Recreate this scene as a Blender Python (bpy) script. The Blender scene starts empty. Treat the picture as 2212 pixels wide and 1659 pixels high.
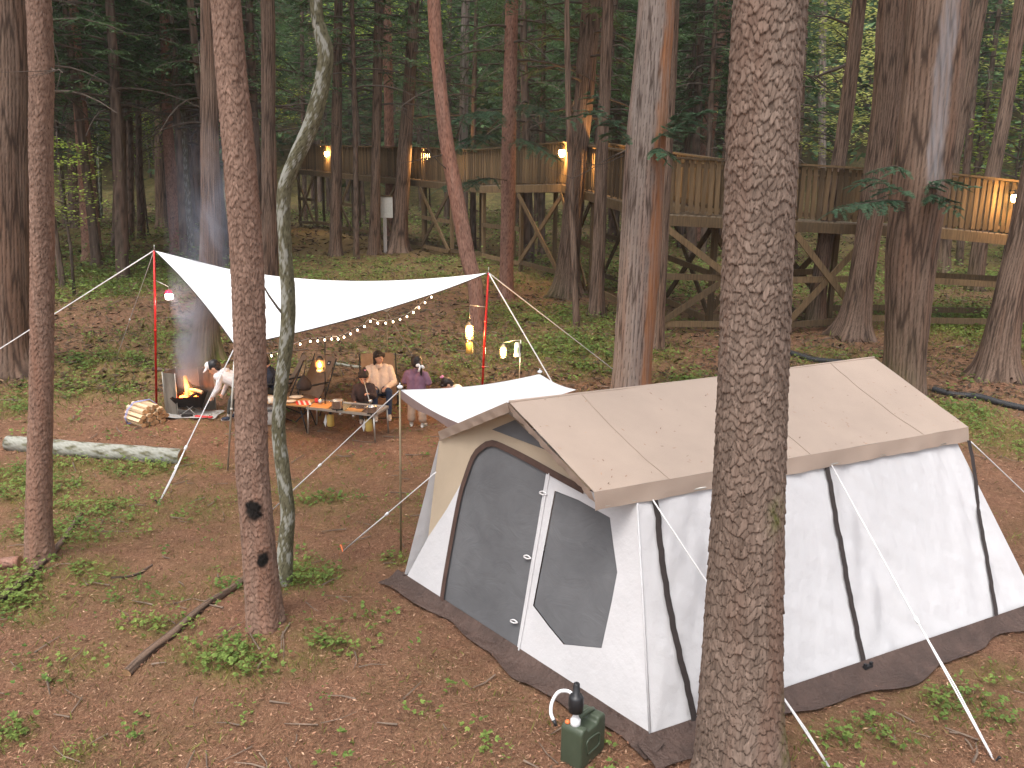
import bpy, bmesh, math, random
import numpy as np
from mathutils import Vector, Matrix

random.seed(7)
RNG = np.random.default_rng(11)
PI = math.pi
sc = bpy.context.scene
COL = sc.collection

# ------------------------------------------------------------------ camera
F_PX, PITCH, ROLL, CAM_H = 1820.0, math.radians(13.5), math.radians(0.6), 3.8
_fwd = np.array([0, math.cos(PITCH), -math.sin(PITCH)])
_r0 = np.array([1.0, 0, 0]); _u0 = np.array([0, math.sin(PITCH), math.cos(PITCH)])
_rt = math.cos(ROLL) * _r0 + math.sin(ROLL) * _u0
_up = -math.sin(ROLL) * _r0 + math.cos(ROLL) * _u0
_eye = np.array([0, 0, CAM_H])
cam_data = bpy.data.cameras.new('camera'); cam = bpy.data.objects.new('camera', cam_data); COL.objects.link(cam)
cam.matrix_world = Matrix(((_rt[0], _up[0], -_fwd[0], _eye[0]), (_rt[1], _up[1], -_fwd[1], _eye[1]),
                           (_rt[2], _up[2], -_fwd[2], _eye[2]), (0, 0, 0, 1)))
cam_data.sensor_width = 36; cam_data.lens = 36 * F_PX / 2212
cam_data.clip_start = 0.05; cam_data.clip_end = 1000
sc.camera = cam

# ------------------------------------------------------------------ sky, sun, exposure
SUN_EL, SUN_AZ = math.radians(66), math.radians(208)      # azimuth clockwise from +Y: behind the camera, to the left
world = bpy.data.worlds.new('World'); sc.world = world; world.use_nodes = True
wn = world.node_tree; bg = wn.nodes['Background']
sky = wn.nodes.new('ShaderNodeTexSky'); sky.sky_type = 'NISHITA'; sky.sun_disc = False
sky.sun_elevation = SUN_EL; sky.sun_rotation = SUN_AZ; sky.dust_density = 4.0; sky.air_density = 1.0; sky.ozone_density = 1.0
hs = wn.nodes.new('ShaderNodeHueSaturation'); hs.inputs['Saturation'].default_value = 0.30   # thin overcast greys the sky
wn.links.new(sky.outputs[0], hs.inputs['Color']); wn.links.new(hs.outputs[0], bg.inputs[0])
bg.inputs[1].default_value = 0.15
sun_data = bpy.data.lights.new('sun', 'SUN'); sun_data.energy = 1.0; sun_data.angle = math.radians(35); sun_data.color = (1.0, 0.94, 0.88)
sun = bpy.data.objects.new('sun', sun_data); COL.objects.link(sun)
_sd = Vector((math.sin(SUN_AZ) * math.cos(SUN_EL), math.cos(SUN_AZ) * math.cos(SUN_EL), math.sin(SUN_EL)))
sun.rotation_euler = _sd.to_track_quat('Z', 'Y').to_euler(); sun.location = (0, -10, 30)
sc.view_settings.view_transform = 'Standard'; sc.view_settings.look = 'None'
sc.view_settings.gamma = 1.0; sc.view_settings.use_curve_mapping = False
sc.view_settings.exposure = 1.2
cy = sc.cycles
cy.use_denoising = True
cy.max_bounces = 6; cy.diffuse_bounces = 4; cy.glossy_bounces = 2; cy.transmission_bounces = 4
cy.transparent_max_bounces = 12; cy.volume_bounces = 0
cy.sample_clamp_indirect = 4.0; cy.caustics_reflective = False; cy.caustics_refractive = False
sc.render.engine = 'CYCLES'

# ------------------------------------------------------------------ photo pixel -> place
def ray(px, py):
    d = _fwd * F_PX + _rt * (px - 1106) + _up * (829.5 - py)
    return d / F_PX
def AT(px, py, depth): return _eye + ray(px, py) * depth
def VY(px, py, y0):
    d = ray(px, py); return _eye + d * (y0 / d[1])
def DEP(p): return float((np.asarray(p) - _eye) @ _fwd)
def SIZE(px, depth): return px * depth / F_PX

def sst(a, b, x):
    t = np.clip((x - a) / (b - a), 0, 1); return t * t * (3 - 2 * t)
def wob(x, y, s, seed=0.0):
    return (np.sin(x * s + seed * 1.7 + 1.3 * np.sin(y * s * .7 + seed)) + np.sin(y * s * 1.13 - seed + 1.1 * np.sin(x * s * .83 + 2 * seed))
            + .6 * np.sin((x + y) * s * 1.9 + seed * 3) + .5 * np.sin((x - y) * s * 2.3 + seed * 5)) / 3.1
def gz(x, y):
    x = np.asarray(x, float); y = np.asarray(y, float)
    d = np.sqrt(x * x + y * y)
    z = 0.034 * np.maximum(0, y - 14.5) * sst(14, 19, y) - .014 * np.maximum(0, y - 45)
    z = z + 40 * np.tanh(0.55 * np.maximum(0, d - 66) * sst(66, 90, d) / 40)                       # wooded hillside closing the valley
    flat = 1 - sst(2.6, 4.2, np.hypot((x - 1.8) / 1.25, y - 7.2))                # level pitch under the tent
    camp = 1 - sst(2.2, 4.0, np.hypot((x + 3.2) / 1.5, y - 12.6))
    k = (1 - flat) * (1 - .75 * camp)
    z = z + k * (.10 * wob(x, y, .75, 1.0) + .035 * wob(x, y, 2.3, 2.0)) + .25 * sst(16, 26, y) * wob(x, y, .25, 4.0)
    z = z + .20 * np.exp(-(((x + 2.0) / .95) ** 2 + ((y - 6.5) / .8) ** 2)) + .07 * np.exp(-(((x + 4.9) / .8) ** 2 + ((y - 8.0) / .7) ** 2))
    z = z + .16 * sst(15.4, 16.0, y + .35 * np.sin(x * .9)) * (1 - sst(-2, 1, x))     # little bank behind the fire
    return z
def G(px, py):
    """first point of the ground that the photo's pixel looks at"""
    d = ray(px, py); t = np.arange(2.0, 130.0, .05); P = _eye + d[None] * t[:, None]; h = P[:, 2] - gz(P[:, 0], P[:, 1])
    i = int(np.argmax(h < 0)) if (h < 0).any() else len(t) - 1
    k = h[i - 1] / (h[i - 1] - h[i]) if h[i - 1] > 0 > h[i] else 0.0
    p = _eye + d * (t[i - 1] + .05 * k); p[2] = float(gz(p[0], p[1])); return p

# ------------------------------------------------------------------ objects
def tag(o, label=None, cat=None, group=None, kind=None):
    if label: o['label'] = label
    if cat: o['category'] = cat
    if group: o['group'] = group
    if kind: o['kind'] = kind
    return o
def link(o, parent=None):
    COL.objects.link(o)
    if parent is not None: o.parent = parent
    return o
def thing(name, label, cat, loc=(0, 0, 0), rz=0.0, group=None):
    o = bpy.data.objects.new(name, None); o.location = tuple(float(v) for v in loc); o.rotation_euler = (0, 0, rz)
    o.empty_display_size = .1
    link(o); return tag(o, label, cat, group)
def mesh_np(name, v, f, mats=None, smooth=False, mi=None):
    """v (N,3); f (M,k) array, or list of arrays of different k"""
    fs = f if isinstance(f, list) else [f]
    me = bpy.data.meshes.new(name); v = np.ascontiguousarray(v, np.float32)
    me.vertices.add(len(v)); me.vertices.foreach_set('co', v.ravel())
    idx = np.concatenate([np.asarray(a, np.int32).ravel() for a in fs]) if fs else np.zeros(0, np.int32)
    tot = np.concatenate([np.full(len(a), np.asarray(a).shape[1], np.int32) for a in fs])
    st = np.concatenate([[0], np.cumsum(tot)[:-1]]).astype(np.int32)
    me.loops.add(len(idx)); me.loops.foreach_set('vertex_index', idx)
    me.polygons.add(len(tot)); me.polygons.foreach_set('loop_start', st); me.polygons.foreach_set('loop_total', tot)
    if smooth: me.polygons.foreach_set('use_smooth', np.ones(len(tot), bool))
    if mi is not None: me.polygons.foreach_set('material_index', np.asarray(mi, np.int32))
    me.update(calc_edges=True); me.validate()
    for m in (mats if isinstance(mats, (list, tuple)) else [mats]):
        if m is not None: me.materials.append(m)
    return me
def add(name, me, parent=None, loc=None):
    o = bpy.data.objects.new(name, me)
    if loc is not None: o.location = tuple(float(q) for q in loc)
    return link(o, parent)
def attr(me, name, val):
    a = me.attributes.new(name, 'FLOAT', 'POINT'); a.data.foreach_set('value', np.ascontiguousarray(val, np.float32))

def nrm(a):
    a = np.asarray(a, float); n = np.linalg.norm(a, axis=-1, keepdims=True); return a / np.maximum(n, 1e-9)
def frames(P):
    """parallel-transport frames of a polyline"""
    P = np.asarray(P, float); T = np.zeros_like(P)
    T[1:-1] = P[2:] - P[:-2]; T[0] = P[1] - P[0]; T[-1] = P[-1] - P[-2]; T = nrm(T)
    a = np.array([1.0, 0, 0]) if abs(T[0][0]) < .8 else np.array([0, 1.0, 0])
    u = nrm(a - T[0] * (a @ T[0])); U = [u]
    for i in range(1, len(P)):
        u = u - T[i] * (u @ T[i]); u = u / max(np.linalg.norm(u), 1e-9); U.append(u)
    U = np.array(U); V = np.cross(T, U); return T, U, V

class MB:
    """collects shapes that become ONE mesh"""
    def __init__(s): s.v = []; s.f = []; s.m = []; s.n = 0
    def raw(s, v, f, mi=0):
        v = np.asarray(v, float).reshape(-1, 3); s.v.append(v)
        for q in f: s.f.append(tuple(int(i) + s.n for i in q)); s.m.append(mi)
        s.n += len(v); return s
    def box(s, c, size, R=None, mi=0, taper=1.0, bev=0.0):
        x, y, z = [q / 2 for q in size]
        if bev > 0:
            b = min(bev, x * .9, y * .9, z * .9); vs = []
            for sz in (-1, 1):
                for (ax, ay) in ((x - b, y), (x, y - b)):
                    pass
            prof = [(-x + b, -y), (x - b, -y), (x, -y + b), (x, y - b), (x - b, y), (-x + b, y), (-x, y - b), (-x, -y + b)]
            lay = [(-z, .0), (-z + b, 1.), (z - b, 1.), (z, .0)]
            for zz, k in lay:
                for (px, py) in prof:
                    q = 1 if k else 1 - b / max(x, y)
                    vs.append((px * q if not k else px, py * q if not k else py, zz))
            fs = [tuple(range(7, -1, -1)), tuple(range(24, 32))]
            for l in range(3):
                for i in range(8): fs.append((l * 8 + i, l * 8 + (i + 1) % 8, l * 8 + 8 + (i + 1) % 8, l * 8 + 8 + i))
            v = np.array(vs)
        else:
            v = np.array([(-x, -y, -z), (x, -y, -z), (x, y, -z), (-x, y, -z), (-x * taper, -y * taper, z), (x * taper, -y * taper, z), (x * taper, y * taper, z), (-x * taper, y * taper, z)])
            fs = [(0, 3, 2, 1), (4, 5, 6, 7), (0, 1, 5, 4), (1, 2, 6, 5), (2, 3, 7, 6), (3, 0, 4, 7)]
        if R is not None: v = v @ np.asarray(R).T
        return s.raw(v + np.asarray(c, float), fs, mi)
    def bar(s, a, b, w, h, upv=(0, 0, 1), mi=0):
        a = np.asarray(a, float); b = np.asarray(b, float); d = b - a; L = np.linalg.norm(d); d = d / L
        sd = np.cross(d, upv); sd = sd / max(np.linalg.norm(sd), 1e-9); uu = np.cross(sd, d)
        return s.box((a + b) / 2, (L, w, h), np.array([d, sd, uu]).T, mi)
    def tube(s, P, r, n=8, mi=0, cap=True):
        P = np.asarray(P, float); r = np.broadcast_to(np.asarray(r, float), (len(P),)); T, U, V = frames(P)
        th = np.arange(n) * 2 * PI / n; c, q = np.cos(th), np.sin(th)
        v = P[:, None, :] + r[:, None, None] * (U[:, None, :] * c[None, :, None] + V[:, None, :] * q[None, :, None])
        f = [(i * n + j, i * n + (j + 1) % n, (i + 1) * n + (j + 1) % n, (i + 1) * n + j) for i in range(len(P) - 1) for j in range(n)]
        if cap: f += [tuple(range(n - 1, -1, -1)), tuple((len(P) - 1) * n + j for j in range(n))]
        return s.raw(v.reshape(-1, 3), f, mi)
    def lathe(s, prof, c=(0, 0, 0), n=16, R=None, mi=0):
        """prof: (radius, z) from bottom to top"""
        th = np.arange(n) * 2 * PI / n; v = np.array([(r * math.cos(t), r * math.sin(t), z) for r, z in prof for t in th])
        f = [(i * n + j, i * n + (j + 1) % n, (i + 1) * n + (j + 1) % n, (i + 1) * n + j) for i in range(len(prof) - 1) for j in range(n)]
        if prof[0][0] > 1e-6: f.append(tuple(range(n - 1, -1, -1)))
        if prof[-1][0] > 1e-6: f.append(tuple((len(prof) - 1) * n + j for j in range(n)))
        if R is not None: v = v @ np.asarray(R).T
        return s.raw(v + np.asarray(c, float), f, mi)
    def ell(s, c, rad, n=12, m=8, R=None, mi=0):
        prof = [(math.sin(PI * i / m), -math.cos(PI * i / m)) for i in range(m + 1)]; prof[0] = (1e-7, -1); prof[-1] = (1e-7, 1)
        th = np.arange(n) * 2 * PI / n
        v = np.array([(r * math.cos(t) * rad[0], r * math.sin(t) * rad[1], z * rad[2]) for r, z in prof for t in th])
        f = [(i * n + j, i * n + (j + 1) % n, (i + 1) * n + (j + 1) % n, (i + 1) * n + j) for i in range(m) for j in range(n)]
        if R is not None: v = v @ np.asarray(R).T
        return s.raw(v + np.asarray(c, float), f, mi)
    def grid(s, V, mi=0, wrap=False):
        V = np.asarray(V, float); a, b = V.shape[:2]; bb = b if wrap else b - 1
        f = [(i * b + j, i * b + (j + 1) % b, (i + 1) * b + (j + 1) % b, (i + 1) * b + j) for i in range(a - 1) for j in range(bb)]
        return s.raw(V.reshape(-1, 3), f, mi)
    def mesh(s, name, mats, smooth=False):
        me = bpy.data.meshes.new(name); me.from_pydata(np.concatenate(s.v).tolist(), [], s.f)
        for m in (mats if isinstance(mats, (list, tuple)) else [mats]): me.materials.append(m)
        me.polygons.foreach_set('material_index', s.m)
        if smooth: me.polygons.foreach_set('use_smooth', [True] * len(s.f))
        me.update(); return me
    def build(s, name, mats, parent=None, smooth=False, loc=None):
        return add(name, s.mesh(name, mats, smooth), parent, loc)

def rotz(a): return np.array([[math.cos(a), -math.sin(a), 0], [math.sin(a), math.cos(a), 0], [0, 0, 1]])
def rotx(a): return np.array([[1, 0, 0], [0, math.cos(a), -math.sin(a)], [0, math.sin(a), math.cos(a)]])
def roty(a): return np.array([[math.cos(a), 0, math.sin(a)], [0, 1, 0], [-math.sin(a), 0, math.cos(a)]])
def catmull(P, n):
    """smooth polyline through points (any dimension), n samples in all"""
    P = np.asarray(P, float); Q = np.vstack([2 * P[0] - P[1], P, 2 * P[-1] - P[-2]])
    L = np.concatenate([[0], np.cumsum(np.linalg.norm(np.diff(P[:, :3], axis=0), axis=1))]); out = []
    for t in np.linspace(0, L[-1], n):
        i = min(int(np.searchsorted(L, t, side='right')) - 1, len(P) - 2); i = max(i, 0)
        k = (t - L[i]) / max(L[i + 1] - L[i], 1e-9); p0, p1, p2, p3 = Q[i], Q[i + 1], Q[i + 2], Q[i + 3]
        out.append(.5 * ((2 * p1) + (-p0 + p2) * k + (2 * p0 - 5 * p1 + 4 * p2 - p3) * k * k + (-p0 + 3 * p1 - 3 * p2 + p3) * k ** 3))
    return np.array(out)

# ------------------------------------------------------------------ materials
def new_mat(name):
    m = bpy.data.materials.new(name); m.use_nodes = True; nt = m.node_tree
    return m, nt, nt.nodes['Principled BSDF']
def nd(nt, typ, **kw):
    n = nt.nodes.new(typ)
    for k, v in kw.items():
        if k in n.inputs.keys(): n.inputs[k].default_value = v
        else: setattr(n, k, v)
    return n
def ramp(nt, src, stops):
    r = nt.nodes.new('ShaderNodeValToRGB'); e = r.color_ramp.elements
    while len(e) < len(stops): e.new(.5)
    for q, (p, c) in zip(e, stops): q.position = p; q.color = (*c, 1) if len(c) == 3 else c
    nt.links.new(src, r.inputs[0]); return r.outputs[0]
def mix(nt, fac, a, b, typ='MIX'):
    n = nt.nodes.new('ShaderNodeMix'); n.data_type = 'RGBA'; n.blend_type = typ
    for s, v in ((n.inputs[0], fac), (n.inputs[6], a), (n.inputs[7], b)):
        if hasattr(v, 'links'): nt.links.new(v, s)
        else: s.default_value = v if isinstance(v, (int, float)) else (*v, 1)
    return n.outputs[2]
def noise(nt, scale, detail=4, stretch=None, coord='Object', rough=.6, dist=0.0):
    tc = nt.nodes.new('ShaderNodeTexCoord'); src = tc.outputs[coord]
    if stretch:
        mp = nd(nt, 'ShaderNodeMapping'); mp.inputs['Scale'].default_value = stretch; nt.links.new(src, mp.inputs[0]); src = mp.outputs[0]
    n = nd(nt, 'ShaderNodeTexNoise', Scale=scale, Detail=detail, Roughness=rough, Distortion=dist); nt.links.new(src, n.inputs['Vector'])
    return n.outputs[0]
def bump(nt, b, h, strength=.4, dist=.01):
    n = nd(nt, 'ShaderNodeBump', Strength=strength, Distance=dist); nt.links.new(h, n.inputs['Height']); nt.links.new(n.outputs[0], b.inputs['Normal'])
def attrn(nt, name):
    a = nt.nodes.new('ShaderNodeAttribute'); a.attribute_name = name; return a.outputs['Fac']
def simple(name, col, rough=.7, var=.18, scale=8, stretch=None, metal=0.0, bmp=.15, bdist=.004, transl=0.0, coord='Object', spec=.4, rnd=0.0):
    """plain material with soft colour variation and fine relief"""
    m, nt, b = new_mat(name); n = noise(nt, scale, 5, stretch, coord)
    lo = tuple(c * (1 - var) for c in col); hi = tuple(min(1, c * (1 + var)) for c in col)
    c = ramp(nt, n, [(.3, lo), (.7, hi)])
    if rnd:
        oi = nt.nodes.new('ShaderNodeObjectInfo'); v = nd(nt, 'ShaderNodeHueSaturation'); mr = nd(nt, 'ShaderNodeMapRange')
        mr.inputs[3].default_value = 1 - rnd; mr.inputs[4].default_value = 1 + rnd
        nt.links.new(oi.outputs['Random'], mr.inputs[0]); nt.links.new(mr.outputs[0], v.inputs['Value']); nt.links.new(c, v.inputs['Color']); c = v.outputs[0]
    nt.links.new(c, b.inputs['Base Color']); b.inputs['Roughness'].default_value = rough; b.inputs['Metallic'].default_value = metal
    b.inputs['Specular IOR Level'].default_value = spec
    if bmp: bump(nt, b, noise(nt, scale * 4, 4, stretch, coord), bmp, bdist)
    if transl:
        t = nd(nt, 'ShaderNodeBsdfTranslucent'); nt.links.new(c, t.inputs[0]); ms = nd(nt, 'ShaderNodeMixShader'); ms.inputs[0].default_value = transl
        nt.links.new(b.outputs[0], ms.inputs[1]); nt.links.new(t.outputs[0], ms.inputs[2]); nt.links.new(ms.outputs[0], nt.nodes['Material Output'].inputs[0])
    return m
def glow(name, col, strength, sample=False):
    m, nt, b = new_mat(name); b.inputs['Base Color'].default_value = (*col, 1); b.inputs['Emission Color'].default_value = (*col, 1)
    b.inputs['Emission Strength'].default_value = strength
    if not sample: m.cycles.emission_sampling = 'NONE'
    return m
def foliage(name, c1, c2, transl=.35, rough=.7):
    m, nt, b = new_mat(name)
    n = noise(nt, 1.3, 3, None, 'Object'); oi = nt.nodes.new('ShaderNodeObjectInfo')
    c = ramp(nt, n, [(.32, c1), (.68, c2)])
    a = attrn(nt, 'leaf'); hv = nd(nt, 'ShaderNodeHueSaturation'); mr = nd(nt, 'ShaderNodeMapRange'); mr.inputs[3].default_value = .62; mr.inputs[4].default_value = 1.38
    nt.links.new(a, mr.inputs[0]); nt.links.new(mr.outputs[0], hv.inputs['Value']); nt.links.new(c, hv.inputs['Color'])
    h2 = nd(nt, 'ShaderNodeHueSaturation'); m2 = nd(nt, 'ShaderNodeMapRange'); m2.inputs[3].default_value = .78; m2.inputs[4].default_value = 1.22
    nt.links.new(oi.outputs['Random'], m2.inputs[0]); nt.links.new(m2.outputs[0], h2.inputs['Value']); nt.links.new(hv.outputs[0], h2.inputs['Color'])
    c = h2.outputs[0]
    nt.links.new(c, b.inputs['Base Color']); b.inputs['Roughness'].default_value = rough; b.inputs['Specular IOR Level'].default_value = .25
    t = nd(nt, 'ShaderNodeBsdfTranslucent'); nt.links.new(c, t.inputs[0]); ms = nd(nt, 'ShaderNodeMixShader'); ms.inputs[0].default_value = transl
    nt.links.new(b.outputs[0], ms.inputs[1]); nt.links.new(t.outputs[0], ms.inputs[2]); nt.links.new(ms.outputs[0], nt.nodes['Material Output'].inputs[0])
    return m
def bark_mat(name, plate_lo, plate_hi, crack, tint=None, moss=(.09, .11, .02), grain=(60, 60, 8), bmp=.5, bare=(.27, .265, .28)):
    """attributes: cell (random per plate), crack (0..1), moss (0..1), char (0..1)"""
    m, nt, b = new_mat(name)
    c = ramp(nt, attrn(nt, 'cell'), [(0, plate_lo), (1, plate_hi)])
    n = noise(nt, 1, 6, grain); c = mix(nt, .55, c, ramp(nt, n, [(.25, tuple(q * .55 for q in plate_lo)), (.75, tuple(min(1, q * 1.35) for q in plate_hi))]))
    if tint:
        c = mix(nt, ramp(nt, noise(nt, 1.0, 3, (3.2, 3.2, .28)), [(.48, (0, 0, 0)), (.66, (.8, .8, .8))]), c, mix(nt, .6, c, tint))
    c = mix(nt, attrn(nt, 'crack'), c, crack)
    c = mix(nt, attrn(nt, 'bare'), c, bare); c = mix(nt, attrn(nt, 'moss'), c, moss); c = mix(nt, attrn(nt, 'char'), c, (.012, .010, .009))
    nt.links.new(c, b.inputs['Base Color']); b.inputs['Roughness'].default_value = .9; b.inputs['Specular IOR Level'].default_value = .15
    bump(nt, b, noise(nt, 1, 5, tuple(g * 1.6 for g in grain)), bmp, .006)
    return m
M = {}
M['pine'] = bark_mat('pine_bark', (.078, .054, .041), (.240, .176, .140), (.026, .017, .012), tint=(.19, .105, .074))
M['pine_red'] = bark_mat('red_pine_bark', (.115, .054, .038), (.33, .19, .145), (.030, .016, .011), tint=(.31, .12, .07))
M['pine_mid'] = bark_mat('warm_pine_bark', (.118, .070, .051), (.285, .185, .140), (.030, .018, .013), tint=(.28, .14, .092))
M['cedar'] = bark_mat('cedar_bark', (.105, .070, .050), (.215, .148, .112), (.030, .019, .014), tint=(.15, .075, .045), grain=(85, 85, 1.3))
M['cedar_grey'] = bark_mat('grey_cedar_bark', (.13, .100, .085), (.26, .215, .19), (.04, .026, .02), tint=(.19, .10, .065), grain=(85, 85, 1.3), bare=(.27, .115, .05))  # its bare colour is orange lamp glow painted on the trunk edge
M['lichen'] = bark_mat('lichen_bark', (.085, .080, .045), (.165, .150, .095), (.035, .032, .02), moss=(.36, .36, .32), grain=(34, 34, 26))
M['far_bark'] = bark_mat('forest_bark', (.075, .053, .040), (.16, .115, .09), (.035, .023, .018), tint=(.16, .08, .055), grain=(22, 22, 2))
M['conifer'] = foliage('conifer_needles', (.045, .085, .035), (.090, .145, .055), .4)
M['cypress'] = foliage('cypress_sprays', (.05, .095, .055), (.09, .15, .085))
M['broad'] = foliage('broadleaf', (.16, .24, .035), (.30, .36, .07), .5)
M['broad_pale'] = foliage('pale_broadleaf', (.30, .34, .09), (.50, .50, .17), .5)
M['herb'] = foliage('herb_leaves', (.085, .145, .034), (.20, .26, .062), .35)
M['moss_grass'] = foliage('moss_grass', (.13, .15, .03), (.26, .26, .065), .3)
M['litter'] = foliage('needle_litter', (.18, .088, .052), (.40, .24, .155), .0, .85)
def litter_mat():
    m, nt, b = new_mat('needle_litter'); c = ramp(nt, attrn(nt, 'leaf'), [(0, (.055, .027, .018)), (.35, (.18, .080, .047)), (.75, (.33, .165, .098)), (1, (.52, .33, .215))])
    nt.links.new(c, b.inputs['Base Color']); b.inputs['Roughness'].default_value = .85; b.inputs['Specular IOR Level'].default_value = .2; return m
M['litter'] = litter_mat()
M['twig'] = simple('dead_twigs', (.16, .115, .085), .9, .45, 5)
M['limb'] = simple('limb_bark', (.075, .055, .042), .9, .4, 6)
M['old_wood'] = simple('weathered_timber', (.112, .072, .036), .85, .38, 3, (9, 9, .8), bmp=.3, rnd=.42)
M['deck_wood'] = simple('deck_timber', (.20, .15, .10), .8, .3, 3, (6, 6, .8), rnd=.2)
M['canvas_white'] = simple('white_canvas', (.625, .612, .620), .85, .05, 1.6, bmp=.5, bdist=.022, transl=.16)
M['canvas_beige'] = simple('beige_canvas', (.455, .352, .285), .85, .075, 1.3, bmp=.25, bdist=.010, transl=.16)
M['canvas_cream'] = simple('cream_canvas', (.55, .44, .32), .85, .05, 3, bmp=.12, bdist=.003, transl=.30)
M['tarp'] = simple('white_tarp', (.90, .90, .90), .6, .01, 1.5, bmp=.05, transl=.08)
M['brown_fabric'] = simple('brown_skirt_fabric', (.070, .043, .034), .7, .3, 4, bmp=.9, bdist=.04)
M['strap'] = simple('dark_strap', (.035, .026, .024), .75, .2, 20)
M['trim'] = simple('brown_trim', (.075, .042, .032), .75, .2, 12)
M['rope'] = simple('white_rope', (.72, .70, .70), .7, .12, 90)
M['rope_dim'] = simple('grey_rope', (.42, .38, .36), .8, .2, 60)
M['red_pole'] = simple('red_anodised', (.48, .018, .016), .28, .08, 6, metal=.35, bmp=0)
M['alu'] = simple('aluminium', (.55, .53, .48), .38, .1, 12, metal=.75, bmp=.03)
M['brass_pole'] = simple('brown_pole', (.30, .24, .15), .45, .12, 8, metal=.4, bmp=0)
M['steel'] = simple('stainless', (.50, .49, .48), .25, .15, 15, metal=.9, bmp=.05)
M['scorched'] = simple('scorched_steel', (.22, .20, .17), .5, .5, 3, (3, 3, .7), metal=.6, bmp=.1)
M['black'] = simple('black_metal', (.02, .02, .021), .5, .2, 20)
M['black_plastic'] = simple('black_plastic', (.018, .018, .02), .4, .15, 20)
M['olive'] = simple('olive_plastic', (.055, .070, .045), .42, .12, 10, bmp=.12)
M['white_plastic'] = simple('white_plastic', (.78, .79, .80), .4, .05, 10)
M['bamboo'] = simple('bamboo_top', (.52, .27, .10), .5, .22, 3, (2, 22, 2))
M['tan_fabric'] = simple('tan_fabric', (.27, .185, .125), .85, .12, 14, bmp=.2)
M['split_wood'] = simple('split_firewood', (.55, .40, .25), .85, .25, 6, (14, 2, 14), bmp=.4, rnd=.22)
M['end_grain'] = simple('firewood_ends', (.40, .24, .12), .9, .35, 14, rnd=.3)
M['skin'] = simple('skin', (.56, .32, .22), .55, .06, 9, bmp=.05)
M['hair'] = simple('dark_hair', (.022, .014, .011), .5, .4, 30, (1, 1, .15), bmp=.5)
M['navy'] = simple('navy_jacket', (.028, .036, .058), .85, .2, 18, bmp=.3)
M['cream_knit'] = simple('cream_sweater', (.72, .58, .48), .9, .07, 40, bmp=.4)
M['white_cloth'] = simple('white_hoodie', (.72, .67, .66), .9, .05, 20, bmp=.2)
M['dark_knit'] = simple('dark_brown_sweater', (.055, .036, .034), .9, .15, 30, bmp=.3)
M['purple'] = simple('mauve_tshirt', (.235, .125, .185), .9, .12, 10, bmp=.2)
M['beige_cloth'] = simple('beige_trousers', (.42, .30, .22), .9, .1, 12, bmp=.2)
M['jeans'] = simple('jeans', (.030, .045, .085), .9, .2, 18, bmp=.2)
M['dark_pants'] = simple('dark_trousers', (.055, .058, .052), .9, .15, 12, bmp=.2)
M['shoe'] = simple('grey_sneaker', (.40, .36, .32), .8, .15, 14)
M['sole'] = simple('white_sole', (.75, .73, .70), .7, .05, 10)
M['pink'] = simple('pink_bobble', (.75, .30, .50), .6, .1, 14)
M['yellow'] = simple('yellow_can', (.55, .38, .10), .45, .1, 9)
M['red_plastic'] = simple('red_plastic', (.62, .02, .07), .35, .05, 9)
M['red_cloth'] = simple('red_checked_cloth', (.62, .06, .06), .9, .3, 12)
M['ceramic'] = simple('cream_enamel', (.80, .74, .62), .3, .04, 6)
M['grey_bag'] = simple('pale_canvas_bag', (.52, .50, .46), .85, .1, 8)
M['orange'] = simple('orange_peg', (.85, .20, .06), .5, .1, 10)
M['rubber_hose'] = simple('black_hose', (.022, .022, .024), .55, .2, 18)
M['ash_sheet'] = simple('ash_grey_mat', (.38, .36, .34), .9, .25, 5)
M['charcoal'] = simple('burning_charcoal', (.02, .016, .014), .95, .4, 16)
def net_mat():
    m, nt, b = new_mat('grey_mesh_net'); n = noise(nt, 2.2, 4, (1, 1, 1)); c = ramp(nt, n, [(.3, (.090, .090, .095)), (.7, (.130, .130, .136))])
    nt.links.new(c, b.inputs['Base Color']); b.inputs['Roughness'].default_value = .8; b.inputs['Alpha'].default_value = .96
    bump(nt, b, noise(nt, 3.2, 4, (1, 1, 1.6), 'Object', .55, 1.2), .35, .03); return m
M['net'] = net_mat()
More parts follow.
